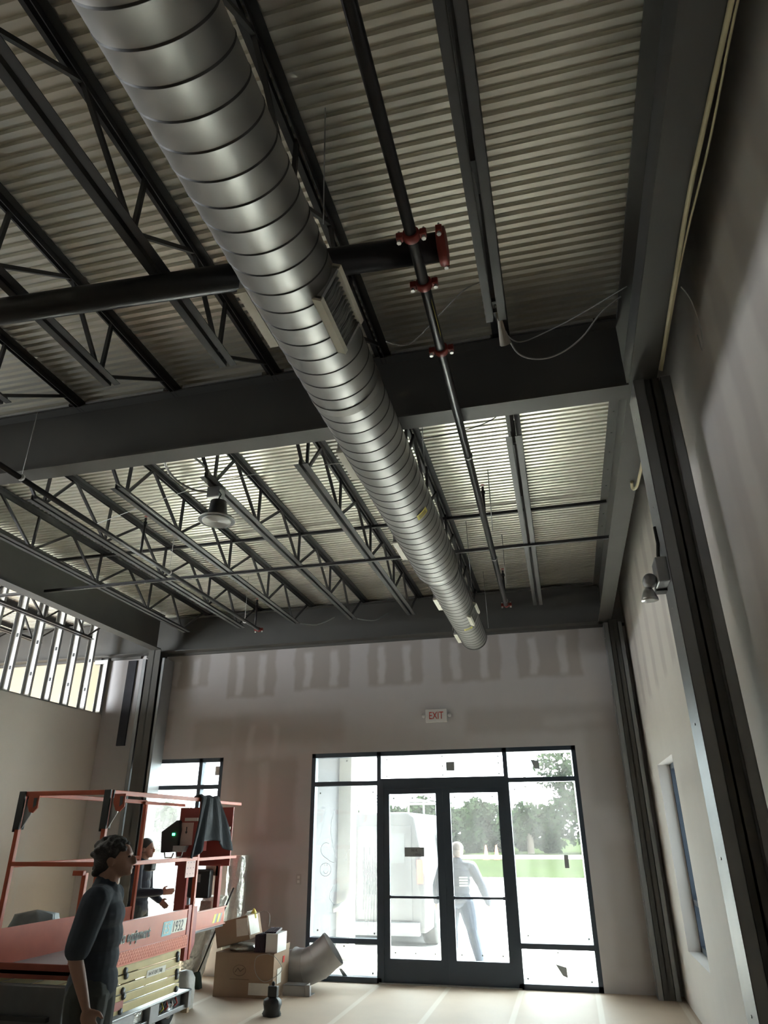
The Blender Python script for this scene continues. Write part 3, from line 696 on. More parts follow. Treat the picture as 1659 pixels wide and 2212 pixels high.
MB().lathe([(.0, -.045), (.028, -.045), (.036, -.03), (.036, .02), (.02, .03)], (.565, 3.80, 2.86), 'Y', 20).build('lamp_head', greymet, em)
MB().lathe([(.0, .03), (.02, .03), (.03, .01), (.045, -.03), (.046, -.04), (.02, -.04)], (.555, 3.83, 2.80), 'Z', 20).build('lamp_head', boltm, em)
MB().tube([(.635, 3.82, 2.97), (.64, 3.83, 3.02), (.652, 3.84, 3.09), (.655, 3.86, 3.2)], .010, 8).build('conduit', blackcable, em)
ex = thing('exit_sign', 'white exit sign with red letters on the back wall above the doors', 'sign', (-1.59, 9.33, 2.95))
MB().box((-1.735, 9.30, 2.945), (-1.445, 9.35, 3.115)).build('sign_body', whitem, ex, bevel=.006)
text('EXIT', .135, frameM((-1.59, 9.297, 2.985), (1, 0, 0), (0, 0, 1)), redp, 'letters', ex, xs=.72, align='CENTER')
for s_ in (-1, 1): MB().lathe([(.0, -.02), (.02, -.018), (.026, .012), (.02, .02)], (-1.59+s_*.175, 9.32, 3.03), 'Y', 16).build('lamp_head', whitem, ex)
ou = thing('wall_outlet', 'small white outlet plate on the back wall left of the doors', 'outlet', (-3.46, 9.345, 1.08))
MB().box((-3.495, 9.342, 1.02), (-3.425, 9.35, 1.14)).build('plate', mat('ivory', (.55, .53, .52), .6), ou, bevel=.003)
MB().box((-3.475, 9.339, 1.09), (-3.445, 9.343, 1.12)).box((-3.475, 9.339, 1.04), (-3.445, 9.343, 1.07)).build('sockets', whitem, ou)

# ------------------------------------------------------------------ scissor lift
lift = thing('scissor_lift', 'orange scissor lift with yellow scissor arms, stowed, at the left', 'lift', (-4.22, 6.6, 0))
XL, XR = -4.65, -3.80
sq = .038
def rail(p0, p1, name, m=orangem, s_=sq): return MB().bar(p0, p1, s_, s_).build(name, m, lift, bevel=.004)
# guard rails
rail((XL, 5.55, 1.945), (XR+.0, 5.55, 1.945), 'top_rail'); rail((XR, 5.53, 1.945), (XR, 7.25, 1.945), 'top_rail')
rail((XL, 5.53, 1.945), (XL, 7.5, 1.945), 'top_rail'); rail((XR-.005, 7.2, 1.935), (XR-.005, 8.18, 1.935), 'extension_rail', s_=.032)
rail((XL+.04, 7.4, 1.935), (XL+.04, 8.3, 1.935), 'extension_rail', s_=.032)
rail((XL, 5.55, 1.395), (XR, 5.55, 1.395), 'mid_rail', s_=.034); rail((XR, 5.55, 1.385), (XR, 7.25, 1.385), 'mid_rail', s_=.034)
rail((XL, 5.55, 1.385), (XL, 7.5, 1.385), 'mid_rail', s_=.034); rail((XR-.005, 7.2, 1.375), (XR-.005, 8.15, 1.375), 'extension_rail', s_=.03)
for x in (XL, XR):
    rail((x, 5.55, .64), (x, 5.55, 1.93), 'post'); 
rail((XR, 7.22, .50), (XR, 7.22, 1.93), 'post'); rail((XL, 7.5, .64), (XL, 7.5, 1.93), 'post')
rail((-3.95, 5.60, 1.33), (-3.95, 5.60, .66), 'post'); rail((-3.93, 5.56, 1.33), (-4.03, 5.56, 1.33), 'gate_latch')
MB().box((XL-.02, 5.50, .44), (XL+.035, 5.60, .655)).build('post_foot', blackm, lift, bevel=.004)
MB().box((XL+.06, 5.40, .10), (XR-.02, 5.46, .58)).build('entry_step', darkgrey, lift, bevel=.01)
for z_ in (.2, .36): MB().box((XL+.15, 5.36, z_), (XR-.12, 5.40, z_+.03)).build('step_rung', blackm, lift)
for x, s_ in ((XL, 1), (XR, 1)):
    mb = MB(); mb.box((x-.03, 5.515, 1.66), (x+.03, 5.535, 1.965)); mb.box((x-.03, 5.565, 1.66), (x+.03, 5.585, 1.965)); mb.box((x-.032, 5.515, 1.64), (x-.022, 5.585, 1.965)); mb.build('folding_sleeve', blackm, lift, bevel=.004)
    MB().prism([(x+.03, 1.90), (x+.13, 1.90), (x+.10, 1.78), (x+.03, 1.66)], 5.545, 5.555, 'Y').build('gusset', greymet, lift)
    o = MB().prism([(x+.06, 1.93), (x+.17, 1.93), (x+.17, 1.83), (x+.13, 1.79), (x+.09, 1.80), (x+.06, 1.86)], 5.53, 5.54, 'Y').build('hook_plate', orangem, lift)
    MB().prism([(x+.12, 1.91), (x+.15, 1.91), (x+.15, 1.85), (x+.125, 1.83)], 5.526, 5.53, 'Y').build('slot', darkgrey, o)
# toe boards
MB().box((XL-.005, 5.55, .655), (XL+.005, 7.5, .92)).build('toe_board', orangem, lift)
tb = MB().box((XR+.0, 5.66, .72), (XR+.008, 7.12, .935)).box((XR-.03, 5.66, .93), (XR+.01, 7.2, .94)).build('side_panel', orangem, lift)
MB().box((XL, 5.50, .60), (XR, 5.52, .70)).build('toe_board', mat('lift_orange_shaded', (.30, .07, .045), .6, 0, .3, 9), lift)  # near toe board: its backlit shade is put into a darker orange
MB().box((XL, 5.5, .63), (XR, 7.3, .655)).build('platform_floor', greymet, lift)
# tread-plate kick strip
mb = MB(); mb.box((XR+.012, 5.66, .615), (XR+.018, 7.15, .72))
for k in range(74):
    for j in range(4):
        y = 5.68+k*.02; z = .63+j*.024
        mb.bar((XR+.019, y, z), (XR+.019, y+.012, z+(.014 if (k+j) % 2 else -.002)), .003, .004)
mb.build('tread_strip', treadm, lift)
# side panel inner perforated strip
MB().box((XL+.02, 5.6, .9), (XR-.04, 7.3, .905)).build('tray', darkgrey, lift) if False else None
tM = lambda y, z: frameM((XR+.0115, y, z), (0, 1, 0), (0, 0, 1))
text('complete equipment', .105, tM(5.745, .785), decalw, 'lettering_outline', lift, shear=.25, xs=.80, extrude=.0004, off=.006)
text('complete equipment', .105, frameM((XR+.0145, 5.745, .785), (0, 1, 0), (0, 0, 1)), decalb, 'lettering', lift, shear=.25, xs=.80, off=.0012)
MB().prism([(6.66, .755), (6.83, .755), (6.85, .87), (6.68, .87)], XR+.009, XR+.0105, 'X').build('decal', decalc, lift)
MB().prism([(6.82, .762), (7.10, .762), (7.12, .866), (6.83, .866)], XR+.0088, XR+.010, 'X').build('decal', decalw, lift)
text('ES', .125, frameM((XR+.012, 6.68, .772), (0, 1, 0), (0, 0, 1)), decalw, 'lettering', lift, shear=.2, xs=.9)
text('1932', .125, frameM((XR+.012, 6.84, .772), (0, 1, 0), (0, 0, 1)), decalb, 'lettering', lift, shear=.2, xs=.82)
# extension deck
MB().box((XR-.012, 7.3, .735), (XR-.004, 7.98, .885)).build('extension_panel', orangem, lift)
mb = MB(); mb.box((XR-.015, 7.3, .885), (XR+.008, 8.0, .897)); mb.box((XR-.015, 7.3, .725), (XR+.004, 8.0, .735)); mb.build('extension_lip', mat('pink_primer', (.62, .30, .24), .5), lift)
for k in range(2): MB().prism([(7.70+k*.10, .755), (7.75+k*.10, .755), (7.79+k*.10, .835), (7.74+k*.10, .835)], XR-.0035, XR-.0025, 'X').build('hazard_stripe', yellowp, lift)
for k in range(2): MB().prism([(7.75+k*.10, .755), (7.79+k*.10, .755), (7.83+k*.10, .835), (7.79+k*.10, .835)], XR-.0035, XR-.0025, 'X').build('hazard_stripe', decalg, lift)
MB().box((XL+.02, 7.3, .70), (XR-.02, 8.0, .715)).build('extension_floor', darkgrey, lift)
# vertical post behind panel and end guard
MB().box((XR-.03, 7.13, .50), (XR+.012, 7.19, .97)).build('corner_post', mat('lift_red', (.36, .07, .06), .45), lift)
MB().prism([(7.24, .95), (7.32, .95), (7.32, .62), (7.24, .52)], XR-.02, XR+.01, 'X').build('corner_plate', MATS['lift_red'], lift)
MB().box((-4.55, 8.12, 1.28), (-3.86, 8.14, 1.90)).build('end_panel', MATS['lift_red'], lift)
MB().box((-4.01, 8.10, .72), (-3.96, 8.16, 1.30)).build('end_post', MATS['lift_red'], lift)
MB().box((-4.50, 8.10, .72), (-4.37, 8.16, 1.30)).build('end_post', MATS['lift_red'], lift)
MB().box((-4.14, 8.10, 1.18), (-3.985, 8.115, 1.28)).build('warning_label', mat('pink_label', (.62, .45, .40), .6, 0, .4, 60), lift)
MB().box((-4.16, 8.09, .74), (-4.03, 8.1, .93)).build('warning_label', MATS['pink_label'], lift)
MB().box((-3.94, 8.09, 1.66), (-3.87, 8.10, 1.69)).build('reflector', decalw, lift)
MB().box((XR+.008, 6.98, 1.22), (XR+.016, 7.17, 1.37)).build('mount_plate', mat('pink_plate', (.60, .36, .33), .5), lift)
mb = MB()
for a in (7.01, 7.07, 7.13):
    for b_ in (1.25, 1.30, 1.35): mb.box((XR+.0165, a, b_), (XR+.0175, a+.008, b_+.008))
mb.build('mount_holes', blackm, lift)
# manual box and upper controls
MB().box((-4.42, 7.90, 1.44), (-4.10, 7.99, 1.78)).build('manual_box', MATS['lift_red'], lift)
lb = MB().box((-4.39, 7.89, 1.50), (-4.24, 7.899, 1.735)).build('white_label', mat('pinkish_label', (.72, .58, .55), .6), lift)
mb = MB(); mb.box((-4.325, 7.885, 1.64), (-4.315, 7.889, 1.69)); mb.prism([(-4.335, 1.64), (-4.305, 1.64), (-4.32, 1.615)], 7.885, 7.889, 'Y'); mb.build('arrow', decalb, lb)
MB().box((-4.34, 7.86, 1.75), (-4.18, 7.90, 1.785)).build('grip', whitem, lift)
MB().prism([(-4.42, 1.43), (-4.30, 1.43), (-4.27, 1.495), (-4.42, 1.495)], 7.80, 7.89, 'Y').build('bin', greymet, lift)
cb = MB().prism([(-4.60, 1.42), (-4.40, 1.43), (-4.38, 1.66), (-4.40, 1.76), (-4.44, 1.76), (-4.62, 1.64)], 7.85, 8.05, 'Y').build('control_box', blackm, lift, bevel=.01)
MB().box((-4.47, 7.84, 1.60), (-4.44, 7.849, 1.625)).build('green_lamp', mat('green_led', (.05, .8, .3), .4, emit=((.05, 1, .3), 2.0)), cb)
MB().tube([(-4.58, 7.9, 1.43), (-4.56, 7.9, 1.37), (-4.48, 7.9, 1.37), (-4.46, 7.9, 1.42)], .01, 6).build('handle', boltm, lift)
MB().tube([(-4.40, 7.85, 1.43), (-4.39, 7.85, 1.38), (-4.33, 7.85, 1.38), (-4.32, 7.85, 1.43)], .008, 6).build('handle', boltm, lift)
MB().box((-4.30, 8.0, .96), (-4.03, 8.1, 1.25)).build('document_case', blackm, lift, bevel=.02)
MB().box((-4.23, 7.992, 1.12), (-4.14, 7.999, 1.20)).build('case_label', decalg, lift)
MB().box((-4.46, 7.30, 1.26), (-4.36, 7.40, 1.37)).build('horn', blackm, lift, bevel=.02)
# scissor stack
for k in range(5):
    z0 = .265+k*.071
    MB().box((XL+.03, 5.62, z0), (XL+.06, 7.12, z0+.062)).build('scissor_arm', yellowarm, lift, bevel=.006)
    b_ = MB().box((XR-.03, 5.62, z0), (XR-.004, 7.12-.01*k, z0+.062)).build('scissor_arm', yellowarm, lift, bevel=.006)
    for y in (6.15+.02*(k % 2), 7.06-.01*k): MB().lathe([(.0, .012), (.022, .012), (.026, .0), (.026, -.01)], (XR+.001, y, z0+.031+(.02 if k % 2 else -.01)), 'X', 12).build('pivot_pin', darkgrey, b_)
MB().prism([(6.50, .46), (6.82, .46), (6.83, .515), (6.51, .515)], XR-.003, XR-.0015, 'X').build('decal', decalw, lift)
text('1 844 547 RENT (7368)', .042, frameM((XR-.001, 6.52, .472), (0, 1, 0), (0, 0, 1)), decalb, 'lettering', lift, shear=.1, xs=.6)
text('equipment', .07, frameM((XR-.003, 5.72, .42), (0, 1, 0), (0, 0, 1)), decalb, 'lettering', lift, shear=.25, xs=.75)
MB().box((XR-.003, 5.93, .30), (XR+.006, 6.17, .36)).build('service_lock', mat('dusty_red', (.42, .16, .14), .5), lift)
# chassis
MB().box((XL, 5.45, .09), (XR, 7.32, .13)).box((XL, 5.45, .13), (XR-.12, 7.32, .25)).box((XR-.12, 5.45, .235), (XR+.03, 7.32, .25)).box((XR-.1, 7.27, .1), (XR+.03, 7.32, .25)).box((XR-.1, 6.60, .1), (XR+.02, 6.75, .24)).box((XR-.1, 5.45, .1), (XR+.02, 6.35, .24)).build('chassis', greymet, lift, bevel=.004)
MB().box((XR-.09, 6.76, .135), (XR-.03, 7.22, .23)).build('battery_bay', blackm, lift)
for y, m in ((6.85, yellowp), (6.93, redp), (7.02, whitem), (7.1, redp)):
    MB().tube([(XR-.03, y, .14), (XR-.0, y+.01, .17), (XR-.03, y+.02, .21)], .008, 6).build('battery_wire', m, lift)
MB().box((XR-.09, 6.37, .135), (XR-.04, 6.58, .23)).build('hydraulic_block', MATS['foil'], lift)
for y in (5.7, 7.0):
    for x in (XL+.02, XR-.06):
        wh = MB().lathe([(.0, -.035), (.11, -.04), (.125, -.03), (.125, .03), (.11, .04), (.0, .035)], (x, y, .125), 'X', 24).build('wheel', tyrem, lift)
        MB().lathe([(.0, -.005), (.06, -.005), (.06, .044), (.0, .044)], (x, y, .125), 'X', 16).build('hub', greymet, wh)
# jacket on the rail
mb = MB()
NU, NV = 26, 30
def jk(i, j):
    u = i/(NU-1); v = j/(NV-1)
    # v from the inner side over the rail (v<.12) down to the hem
    width0, width1 = .30, .80
    s_ = (v-.12)/.88
    if v < .12:
        a = PI*(1-v/.12); x = XR-.03+.045*(1-v/.12)*(-1); z = 1.97+.02*math.sin(a); y = 7.12+u*.42
        return (XR-.05+.09*v/.12, y, z+.006*math.sin(u*14))
    y = 7.12+u*.42 - s_*.12*(1-u) + s_*(.40 if u > .5 else .1)*u
    z = 1.97 - s_*(.50+.08*math.sin(u*7+1)-(.15*max(0, u-.6)))
    x = XR+.04+.022*math.sin(u*19+s_*2.5)*(.3+s_)+.012*math.sin(u*37+s_*5)
    return (x, y, z)
mb.grid(jk, NU, NV)
tag(mb.build('work_jacket', jacketm, None, solid=.012), 'dark jacket draped over the top rail of the lift', 'jacket')

# ------------------------------------------------------------------ people
def limb(mb, pts, rs, n=14):
    for (a, ra), (b_, rb_) in zip(zip(pts, rs), list(zip(pts, rs))[1:]):
        a, b_ = Vector(a), Vector(b_); mb.tube([a, a.lerp(b_, .5), b_], ra, n, rs=[ra, (ra+rb_)/2*1.02, rb_])
        for p, r_ in ((a, ra), (b_, rb_)): ell(mb, p, (r_, r_, r_), 10)
def ell(mb, c, rad, n=16, R=None):
    M = Matrix.Translation(Vector(c)) @ (R or Matrix.Identity(4)) @ Matrix.Diagonal((*rad, 1))
    bmesh.ops.create_uvsphere(mb.bm, u_segments=n, v_segments=max(8, n*2//3), radius=1, matrix=mb.M @ M)
def remesh(mb, name, m, parent, vox, smooth=3):
    me = bpy.data.meshes.new('tmp'); mb.bm.to_mesh(me); mb.bm.free()
    o = bpy.data.objects.new('tmp_body', me); COL.objects.link(o)
    md = o.modifiers.new('r', 'REMESH'); md.mode = 'VOXEL'; md.voxel_size = vox; md.use_smooth_shade = True
    ms = o.modifiers.new('s', 'SMOOTH'); ms.factor = .5; ms.iterations = smooth
    dg = bpy.context.evaluated_depsgraph_get(); dg.update()
    me2 = bpy.data.meshes.new_from_object(o.evaluated_get(dg)); bpy.data.objects.remove(o)
    me2.name = name; me2.materials.clear(); me2.materials.append(m)
    for p in me2.polygons: p.use_smooth = True
    base = BASE[parent.name]; me2.transform(Matrix.Translation(-base))
    q = bpy.data.objects.new(name, me2); COL.objects.link(q); q.parent = parent; BASE[q.name] = base
    return q
def hand(mb, wr, d, palm_n, side, S, curl):
    """wr wrist, d pointing direction, palm_n palm normal, side direction of thumb"""
    d = Vector(d).normalized(); s_ = Vector(side); s_ = (s_-d*s_.dot(d)).normalized(); nrm = d.cross(s_)
    if nrm.dot(Vector(palm_n)) < 0: nrm = -nrm
    R = Matrix((s_, d, nrm)).transposed().to_4x4()
    ell(mb, wr+d*.052*S, (.040*S, .055*S, .018*S), 14, R)
    for i, (off, L) in enumerate(((.030, .072), (.010, .080), (-.010, .075), (-.030, .060))):
        p = wr+d*.088*S+s_*off*S; ang = curl*(.8+.12*i); pts = [p]; dd = d
        for k in range(3):
            dd = (Matrix.Rotation(ang*(k+1)/2, 3, s_) @ d) if Vector(Matrix.Rotation(.3, 3, s_) @ d).dot(nrm) > 0 else (Matrix.Rotation(-ang*(k+1)/2, 3, s_) @ d)
            p = p+dd*L*S/2.6; pts.append(p)
        limb(mb, pts, [.0095*S, .009*S, .008*S, .007*S], 8)
    p = wr+d*.025*S+s_*.028*S; t1 = p+(d*.6+s_*.75).normalized()*.035*S; t2 = t1+(d*.9+s_*.2+nrm*.3).normalized()*.033*S
    limb(mb, [p, t1, t2], [.012*S, .011*S, .009*S], 8)
def human(label, loc, rz, H, shirt, pants, arms, legs, head_yaw=0, head_pitch=0, lean=0, sleeve='long', hairlen=1.0, hairmat=hairm, bulk=1.0, vox=.0065):
    """local frame: x right, y forward"""
    t = thing('person', label, 'person', loc)
    Mw = Matrix.Translation(loc) @ Matrix.Rotation(rz, 4, 'Z') @ Matrix.Diagonal((H*bulk, H*bulk, H, 1))
    L = Matrix.Rotation(-lean, 4, 'X')
    def T(p): # lean about the hips
        v = Vector(p)-V(0, 0, .52); v = L @ v; return v+V(0, 0, .52)
    neck = T((0, .002, .845)); hc = T((0, .018, .925))
    HR = Matrix.Rotation(head_yaw, 4, 'Z') @ Matrix.Rotation(-head_pitch, 4, 'X')
    def torso(mb, g):
        for c, r_ in (((0, 0, .535), (.092, .068, .06)), ((0, .003, .60), (.082, .060, .07)), ((0, .004, .67), (.090, .062, .07)), ((0, .0, .735), (.100, .064, .065)), ((0, -.006, .785), (.095, .052, .04))):
            ell(mb, T(c), [q+g for q in r_], 20, L)
        limb(mb, [T((-.085, -.006, .80)), T((.085, -.006, .80))], [.036+g, .036+g])
    def arm(mb, g, s_, upto=3):
        pts = [Vector(p) for p in arms[s_]]; rs = [.036+g, .026+g, .0165+g]
        sh = T((s_*.108, -.004, .795)); el, wr = pts[0], pts[1]
        mid = sh.lerp(el, .5)
        if upto >= 2.5: limb(mb, [sh, mid, el, el.lerp(wr, .35), wr], [.036+g, .031+g, .025+g, .024+g, .0155+g])
        else: limb(mb, [sh, mid, el.lerp(sh, .12)], [.037+g, .034+g, .030+g])
        return el, wr
    def leg(mb, g, s_, foot=True):
        kn, an = [Vector(p) for p in legs[s_]]; hip = V(s_*.052, 0, .50)
        limb(mb, [hip, hip.lerp(kn, .5), kn, kn.lerp(an, .35), an], [.058+g, .050+g, .034+g, .034+g, .022+g])
        return an
    # body
    mb = MB(); mb.M = Mw
    class S_(MB): pass
    torso(mb, -.004)
    limb(mb, [neck-V(0, 0, .03), hc-V(0, .012, .03)], [.038, .033])
    ell(mb, hc+V(0, -.006, .012), (.046, .058, .056), 24, HR); 
    fwd = HR @ V(0, 1, 0); rt = HR @ V(1, 0, 0); up = HR @ V(0, 0, 1)
    def hp(x, y, z): return hc+rt*x+fwd*y+up*z
    ell(mb, hp(0, .018, -.022), (.034, .036, .042), 20, HR)       # jaw
    ell(mb, hp(0, .040, -.052), (.018, .014, .012), 12, HR)       # chin
    ell(mb, hp(0, .056, -.012), (.0075, .013, .017), 10, HR)      # nose
    ell(mb, hp(0, .062, -.020), (.009, .008, .007), 10, HR)
    ell(mb, hp(0, .051, -.037), (.015, .007, .0045), 10, HR)      # lips
    ell(mb, hp(0, .048, .012), (.030, .008, .006), 10, HR)        # brow
    for s_ in (-1, 1): ell(mb, hp(s_*.046, -.006, -.008), (.006, .013, .019), 10, HR)
    for s_ in (-1, 1):
        el, wr = arm(mb, -.003, s_); d = (wr-el).normalized()
        hand(mb, wr, d, (-s_, 0, 0), (0, 1, .2) if abs(d.z) > .5 else (0, .2, 1), .92/ .92*.56/.56*.58, .35)
        an = leg(mb, -.006, s_)
        ell(mb, an+V(0, .045, -.018), (.026, .070, .020), 12)
    body = remesh(mb, 'body', skinm, t, vox)
    # eyes
    mb = MB(); mb.M = Mw
    for s_ in (-1, 1): ell(mb, hp(s_*.018, .048, .003), (.0065, .005, .004), 10, HR)
    mb.build('eyes', mat('eye', (.05, .04, .035), .2) if 'eye' not in MATS else MATS['eye'], t, smooth=True)
    # hair
    mb = MB(); mb.M = Mw
    ell(mb, hp(0, -.014, .022), (.051, .060, .056), 24, HR)
    ell(mb, hp(0, -.034, -.008), (.044, .038, .045), 20, HR)
    if hairlen > 1:
        rnd = random.Random(3)
        for k in range(70):
            a = rnd.uniform(0, 2*PI); e_ = rnd.uniform(-.1, 1.4); c = V(.050*math.cos(e_)*math.sin(a), -.016-.056*math.cos(e_)*math.cos(a)*1.0, .026+.050*math.sin(e_))
            if c.y < .042: ell(mb, hp(*c), (.013, .013, .012), 8, HR)
        for k in range(14): ell(mb, hp(rnd.uniform(-.03, .03), -.05-rnd.random()*.018, -.02-rnd.random()*.025), (.014, .014, .014), 8, HR)
    for x_ in (-.034, .034): ell(mb, hp(x_, -.004, .008), (.015, .022, .022), 10, HR)
    remesh(mb, 'hair', hairmat, t, vox, 1)
    # shirt
    mb = MB(); mb.M = Mw
    torso(mb, .007); ell(mb, (0, .0, .515), (.100, .078, .05), 20)
    for s_ in (-1, 1): arm(mb, .0085, s_, 3 if sleeve == 'long' else 2)
    limb(mb, [T((0, -.004, .80)), T((0, -.002, .838))], [.05, .043])
    shirt_o = remesh(mb, 'shirt', shirt, t, vox, 2)
    mb = MB(); mb.M = Mw
    ell(mb, (0, 0, .50), (.094, .072, .05), 20)
    for s_ in (-1, 1): leg(mb, .008, s_)
    remesh(mb, 'trousers', pants, t, vox, 2)
    for s_ in (-1, 1):
        an = Vector(legs[s_][1]); mb = MB(); mb.M = Mw
        ell(mb, an+V(0, .0, -.01), (.028, .032, .032), 12); ell(mb, an+V(0, .05, -.022), (.031, .074, .022), 14)
        mb.box((an.x-.028, an.y-.035, an.z-.044), (an.x+.028, an.y+.11, an.z-.034))
        remesh(mb, 'boot', bootm, t, vox, 1)
    return t, Mw
p1, Mp = human('person in a dark t-shirt with bushy dark hair standing in front of the lift', (-2.80, 4.2, 0), math.radians(-68), 1.60, shirtm, workpants,
      {-1: [(-.12, -.02, .62), (-.10, -.01, .48)], 1: [(.135, -.035, .625), (.135, .02, .475)]},
      {-1: [(-.055, .02, .29), (-.06, .0, .045)], 1: [(.055, .0, .29), (.06, -.03, .045)]}, head_yaw=-.05, head_pitch=-.12, sleeve='short', hairlen=1.2, bulk=1.14)
human('person in a dark long-sleeved top behind the lift, forearm raised towards the window', (-5.17, 8.45, 0), math.radians(-80), 1.57, shirt2, workpants,
      {-1: [(-.13, .02, .63), (-.10, .13, .56)], 1: [(.135, .03, .625), (.09, .20, .63)]},
      {-1: [(-.055, .02, .29), (-.06, .0, .045)], 1: [(.055, .0, .29), (.06, .0, .045)]}, head_yaw=-.1, hairlen=.9)
p3, Mp3 = human('person in a blue-grey sweatshirt and jeans walking outside the right glass door', (-1.615, 10.75, -.02), math.radians(8), 1.51, shirt3, jeanm,
      {-1: [(-.165, .03, .64), (-.175, .09, .50)], 1: [(.175, -.02, .645), (.225, .04, .49)]},
      {-1: [(-.06, .08, .29), (-.06, .02, .05)], 1: [(.09, -.03, .29), (.135, -.10, .06)]}, head_yaw=.25, hairlen=.9, bulk=1.2, hairmat=mat('hair_grey', (.25, .2, .18), .7))
mb = MB(); mb.M = Mp3
for k in range(4):
    mb.box((.01, -.078, .70-.022*k), (.075, -.074, .712-.022*k))
mb.build('back_print', decalw, p3)

# ------------------------------------------------------------------ boxes and clutter at the back left
bx = thing('cardboard_box', 'big brown cardboard box on the floor beside the steel elbow', 'box', (-3.66, 8.52, 0))
MB().box((-4.02, 8.30, 0), (-3.32, 8.76, .415)).build('box_body', cardm, bx, bevel=.004)
MB().box((-3.60, 8.295, .0+.03), (-3.36, 8.299, .14)).build('paper_label', paperm, bx)
MB().box((-3.318, 8.40, .12), (-3.314, 8.52, .26)).build('paper_label', paperm, bx)
mb = MB(); ring_ = [(-3.72+.075*math.cos(a*PI/12), 8.298, .25+.05*math.sin(a*PI/12)) for a in range(25)]; mb.tube(ring_, .003, 5); mb.tube([(-3.77, 8.298, .235), (-3.74, 8.298, .27), (-3.71, 8.298, .24), (-3.67, 8.298, .27)], .004, 5); mb.box((-3.83, 8.296, .165), (-3.60, 8.299, .172)); mb.build('printed_logo', cardd, bx)
mb = MB(); mb.box((-3.32, 8.5, .412), (-3.316, 8.76, .47)); mb.build('box_flap', cardm, bx)
MB().prism([(8.55, .30), (8.60, .30), (8.61, .36), (8.56, .36)], -3.318, -3.313, 'X').build('red_mark', redp, bx)
t = thing('cardboard_box', 'open brown cardboard box tilted on top of the big box', 'box', (-3.85, 8.45, .42))
Mt = Matrix.Translation((-4.02, 8.30, .455)) @ Matrix.Rotation(math.radians(-12), 4, 'Y') @ Matrix.Rotation(math.radians(0), 4, 'X')
mb = MB(); mb.M = Matrix.Translation((-4.00, 8.28, .45)) @ Matrix.Rotation(math.radians(-14), 4, 'Y')
th = .005
mb.box((0, 0, 0), (.40, .36, th)); mb.box((0, 0, 0), (th, .36, .24)); mb.box((.40-th, 0, 0), (.40, .36, .24)); mb.box((0, 0, 0), (.40, th, .24)); mb.box((0, .36-th, 0), (.40, .36, .24))
Mt = mb.M.copy(); mb.build('box_body', cardm, t)
mb = MB(); mb.M = Mt; mb.box((.402, .02, .04), (.406, .28, .23)); mb.build('paper_label', paperm, t)
mb = MB(); mb.M = Mt @ Matrix.Translation((.25, -.003, .06)) @ Matrix.Rotation(math.radians(6), 4, 'Y'); mb.box((0, 0, 0), (.14, .003, .17)); mb.build('paper_sheet', paperm, t)
t = tag(MB().lathe([(.0, 0), (.15, 0), (.16, .03), (.15, .055), (.0, .055)], (-3.78, 8.5, .416), 'Z', 20).build('crumpled_foil', MATS['foil']), 'crumpled shiny foil under the tilted box', 'foil')
mb = MB(); mb.M = Matrix.Translation((-3.88, 8.42, .72)) @ Matrix.Rotation(.5, 4, 'Y'); mb.box((0, 0, 0), (.16, .2, .012)); mb.M = Matrix.Translation((-3.80, 8.45, .74)) @ Matrix.Rotation(-.7, 4, 'Y'); mb.box((-.06, 0, 0), (.08, .15, .01)); mb.box((-.06, 0, -.05), (-.055, .15, 0))
tag(mb.build('folded_carton', paperm), 'crumpled folded carton sticking out of the tilted box', 'carton')
tag(MB().lathe([(.0, 0), (.035, .0), (.03, .06), (.012, .09), (.0, .1)], (-3.68, 8.5, .73), n=12).build('yellow_wrapper', yellowp), 'small yellow wrapper sticking out of the tilted box', 'wrapper')
cable('packing_strap', 'loose translucent strap looping out of the tilted box', [(-3.62, 8.4, .78), (-3.52, 8.4, .81), (-3.45, 8.4, .79), (-3.43, 8.38, .72), (-3.44, 8.38, .66)], .004, greycable, 'strap')
cable('packing_strap', 'loose looping strap hanging over the front of the big box', [(-3.36, 8.28, .42), (-3.52, 8.28, .38), (-3.52, 8.28, .24), (-3.42, 8.28, .16), (-3.30, 8.28, .2), (-3.22, 8.3, .28), (-3.3, 8.3, .38), (-3.38, 8.29, .41)], .003, greycable, 'strap')
t = thing('parts_box', 'open white box of small black parts on the big cardboard box', 'box', (-3.42, 8.45, .42))
MB().box((-3.44, 8.33, .42), (-3.30, 8.60, .60)).build('box_body', whitem, t)
mb = MB(); rnd = random.Random(5)
for k in range(9): mb.box((-3.57+.013*k, 8.33, .42), (-3.562+.013*k, 8.55, .58+rnd.uniform(-.02, .02)))
mb.box((-3.58, 8.34, .42), (-3.44, 8.55, .46)); mb.build('black_parts', mat('purple_black', (.05, .03, .045), .5), t)
mb = MB()
for k in range(7): mb.bar((-3.46+.02*k, 8.36, .605), (-3.47+.02*k, 8.56, .63), .012, .02)
mb.build('black_parts', MATS['purple_black'], t)
tag(MB().lathe([(.0, 0), (.035, 0), (.028, .05), (.01, .075)], (-3.36, 8.68, .416), n=12).build('red_cap', redp), 'small red cap on the right edge of the big box', 'cap')
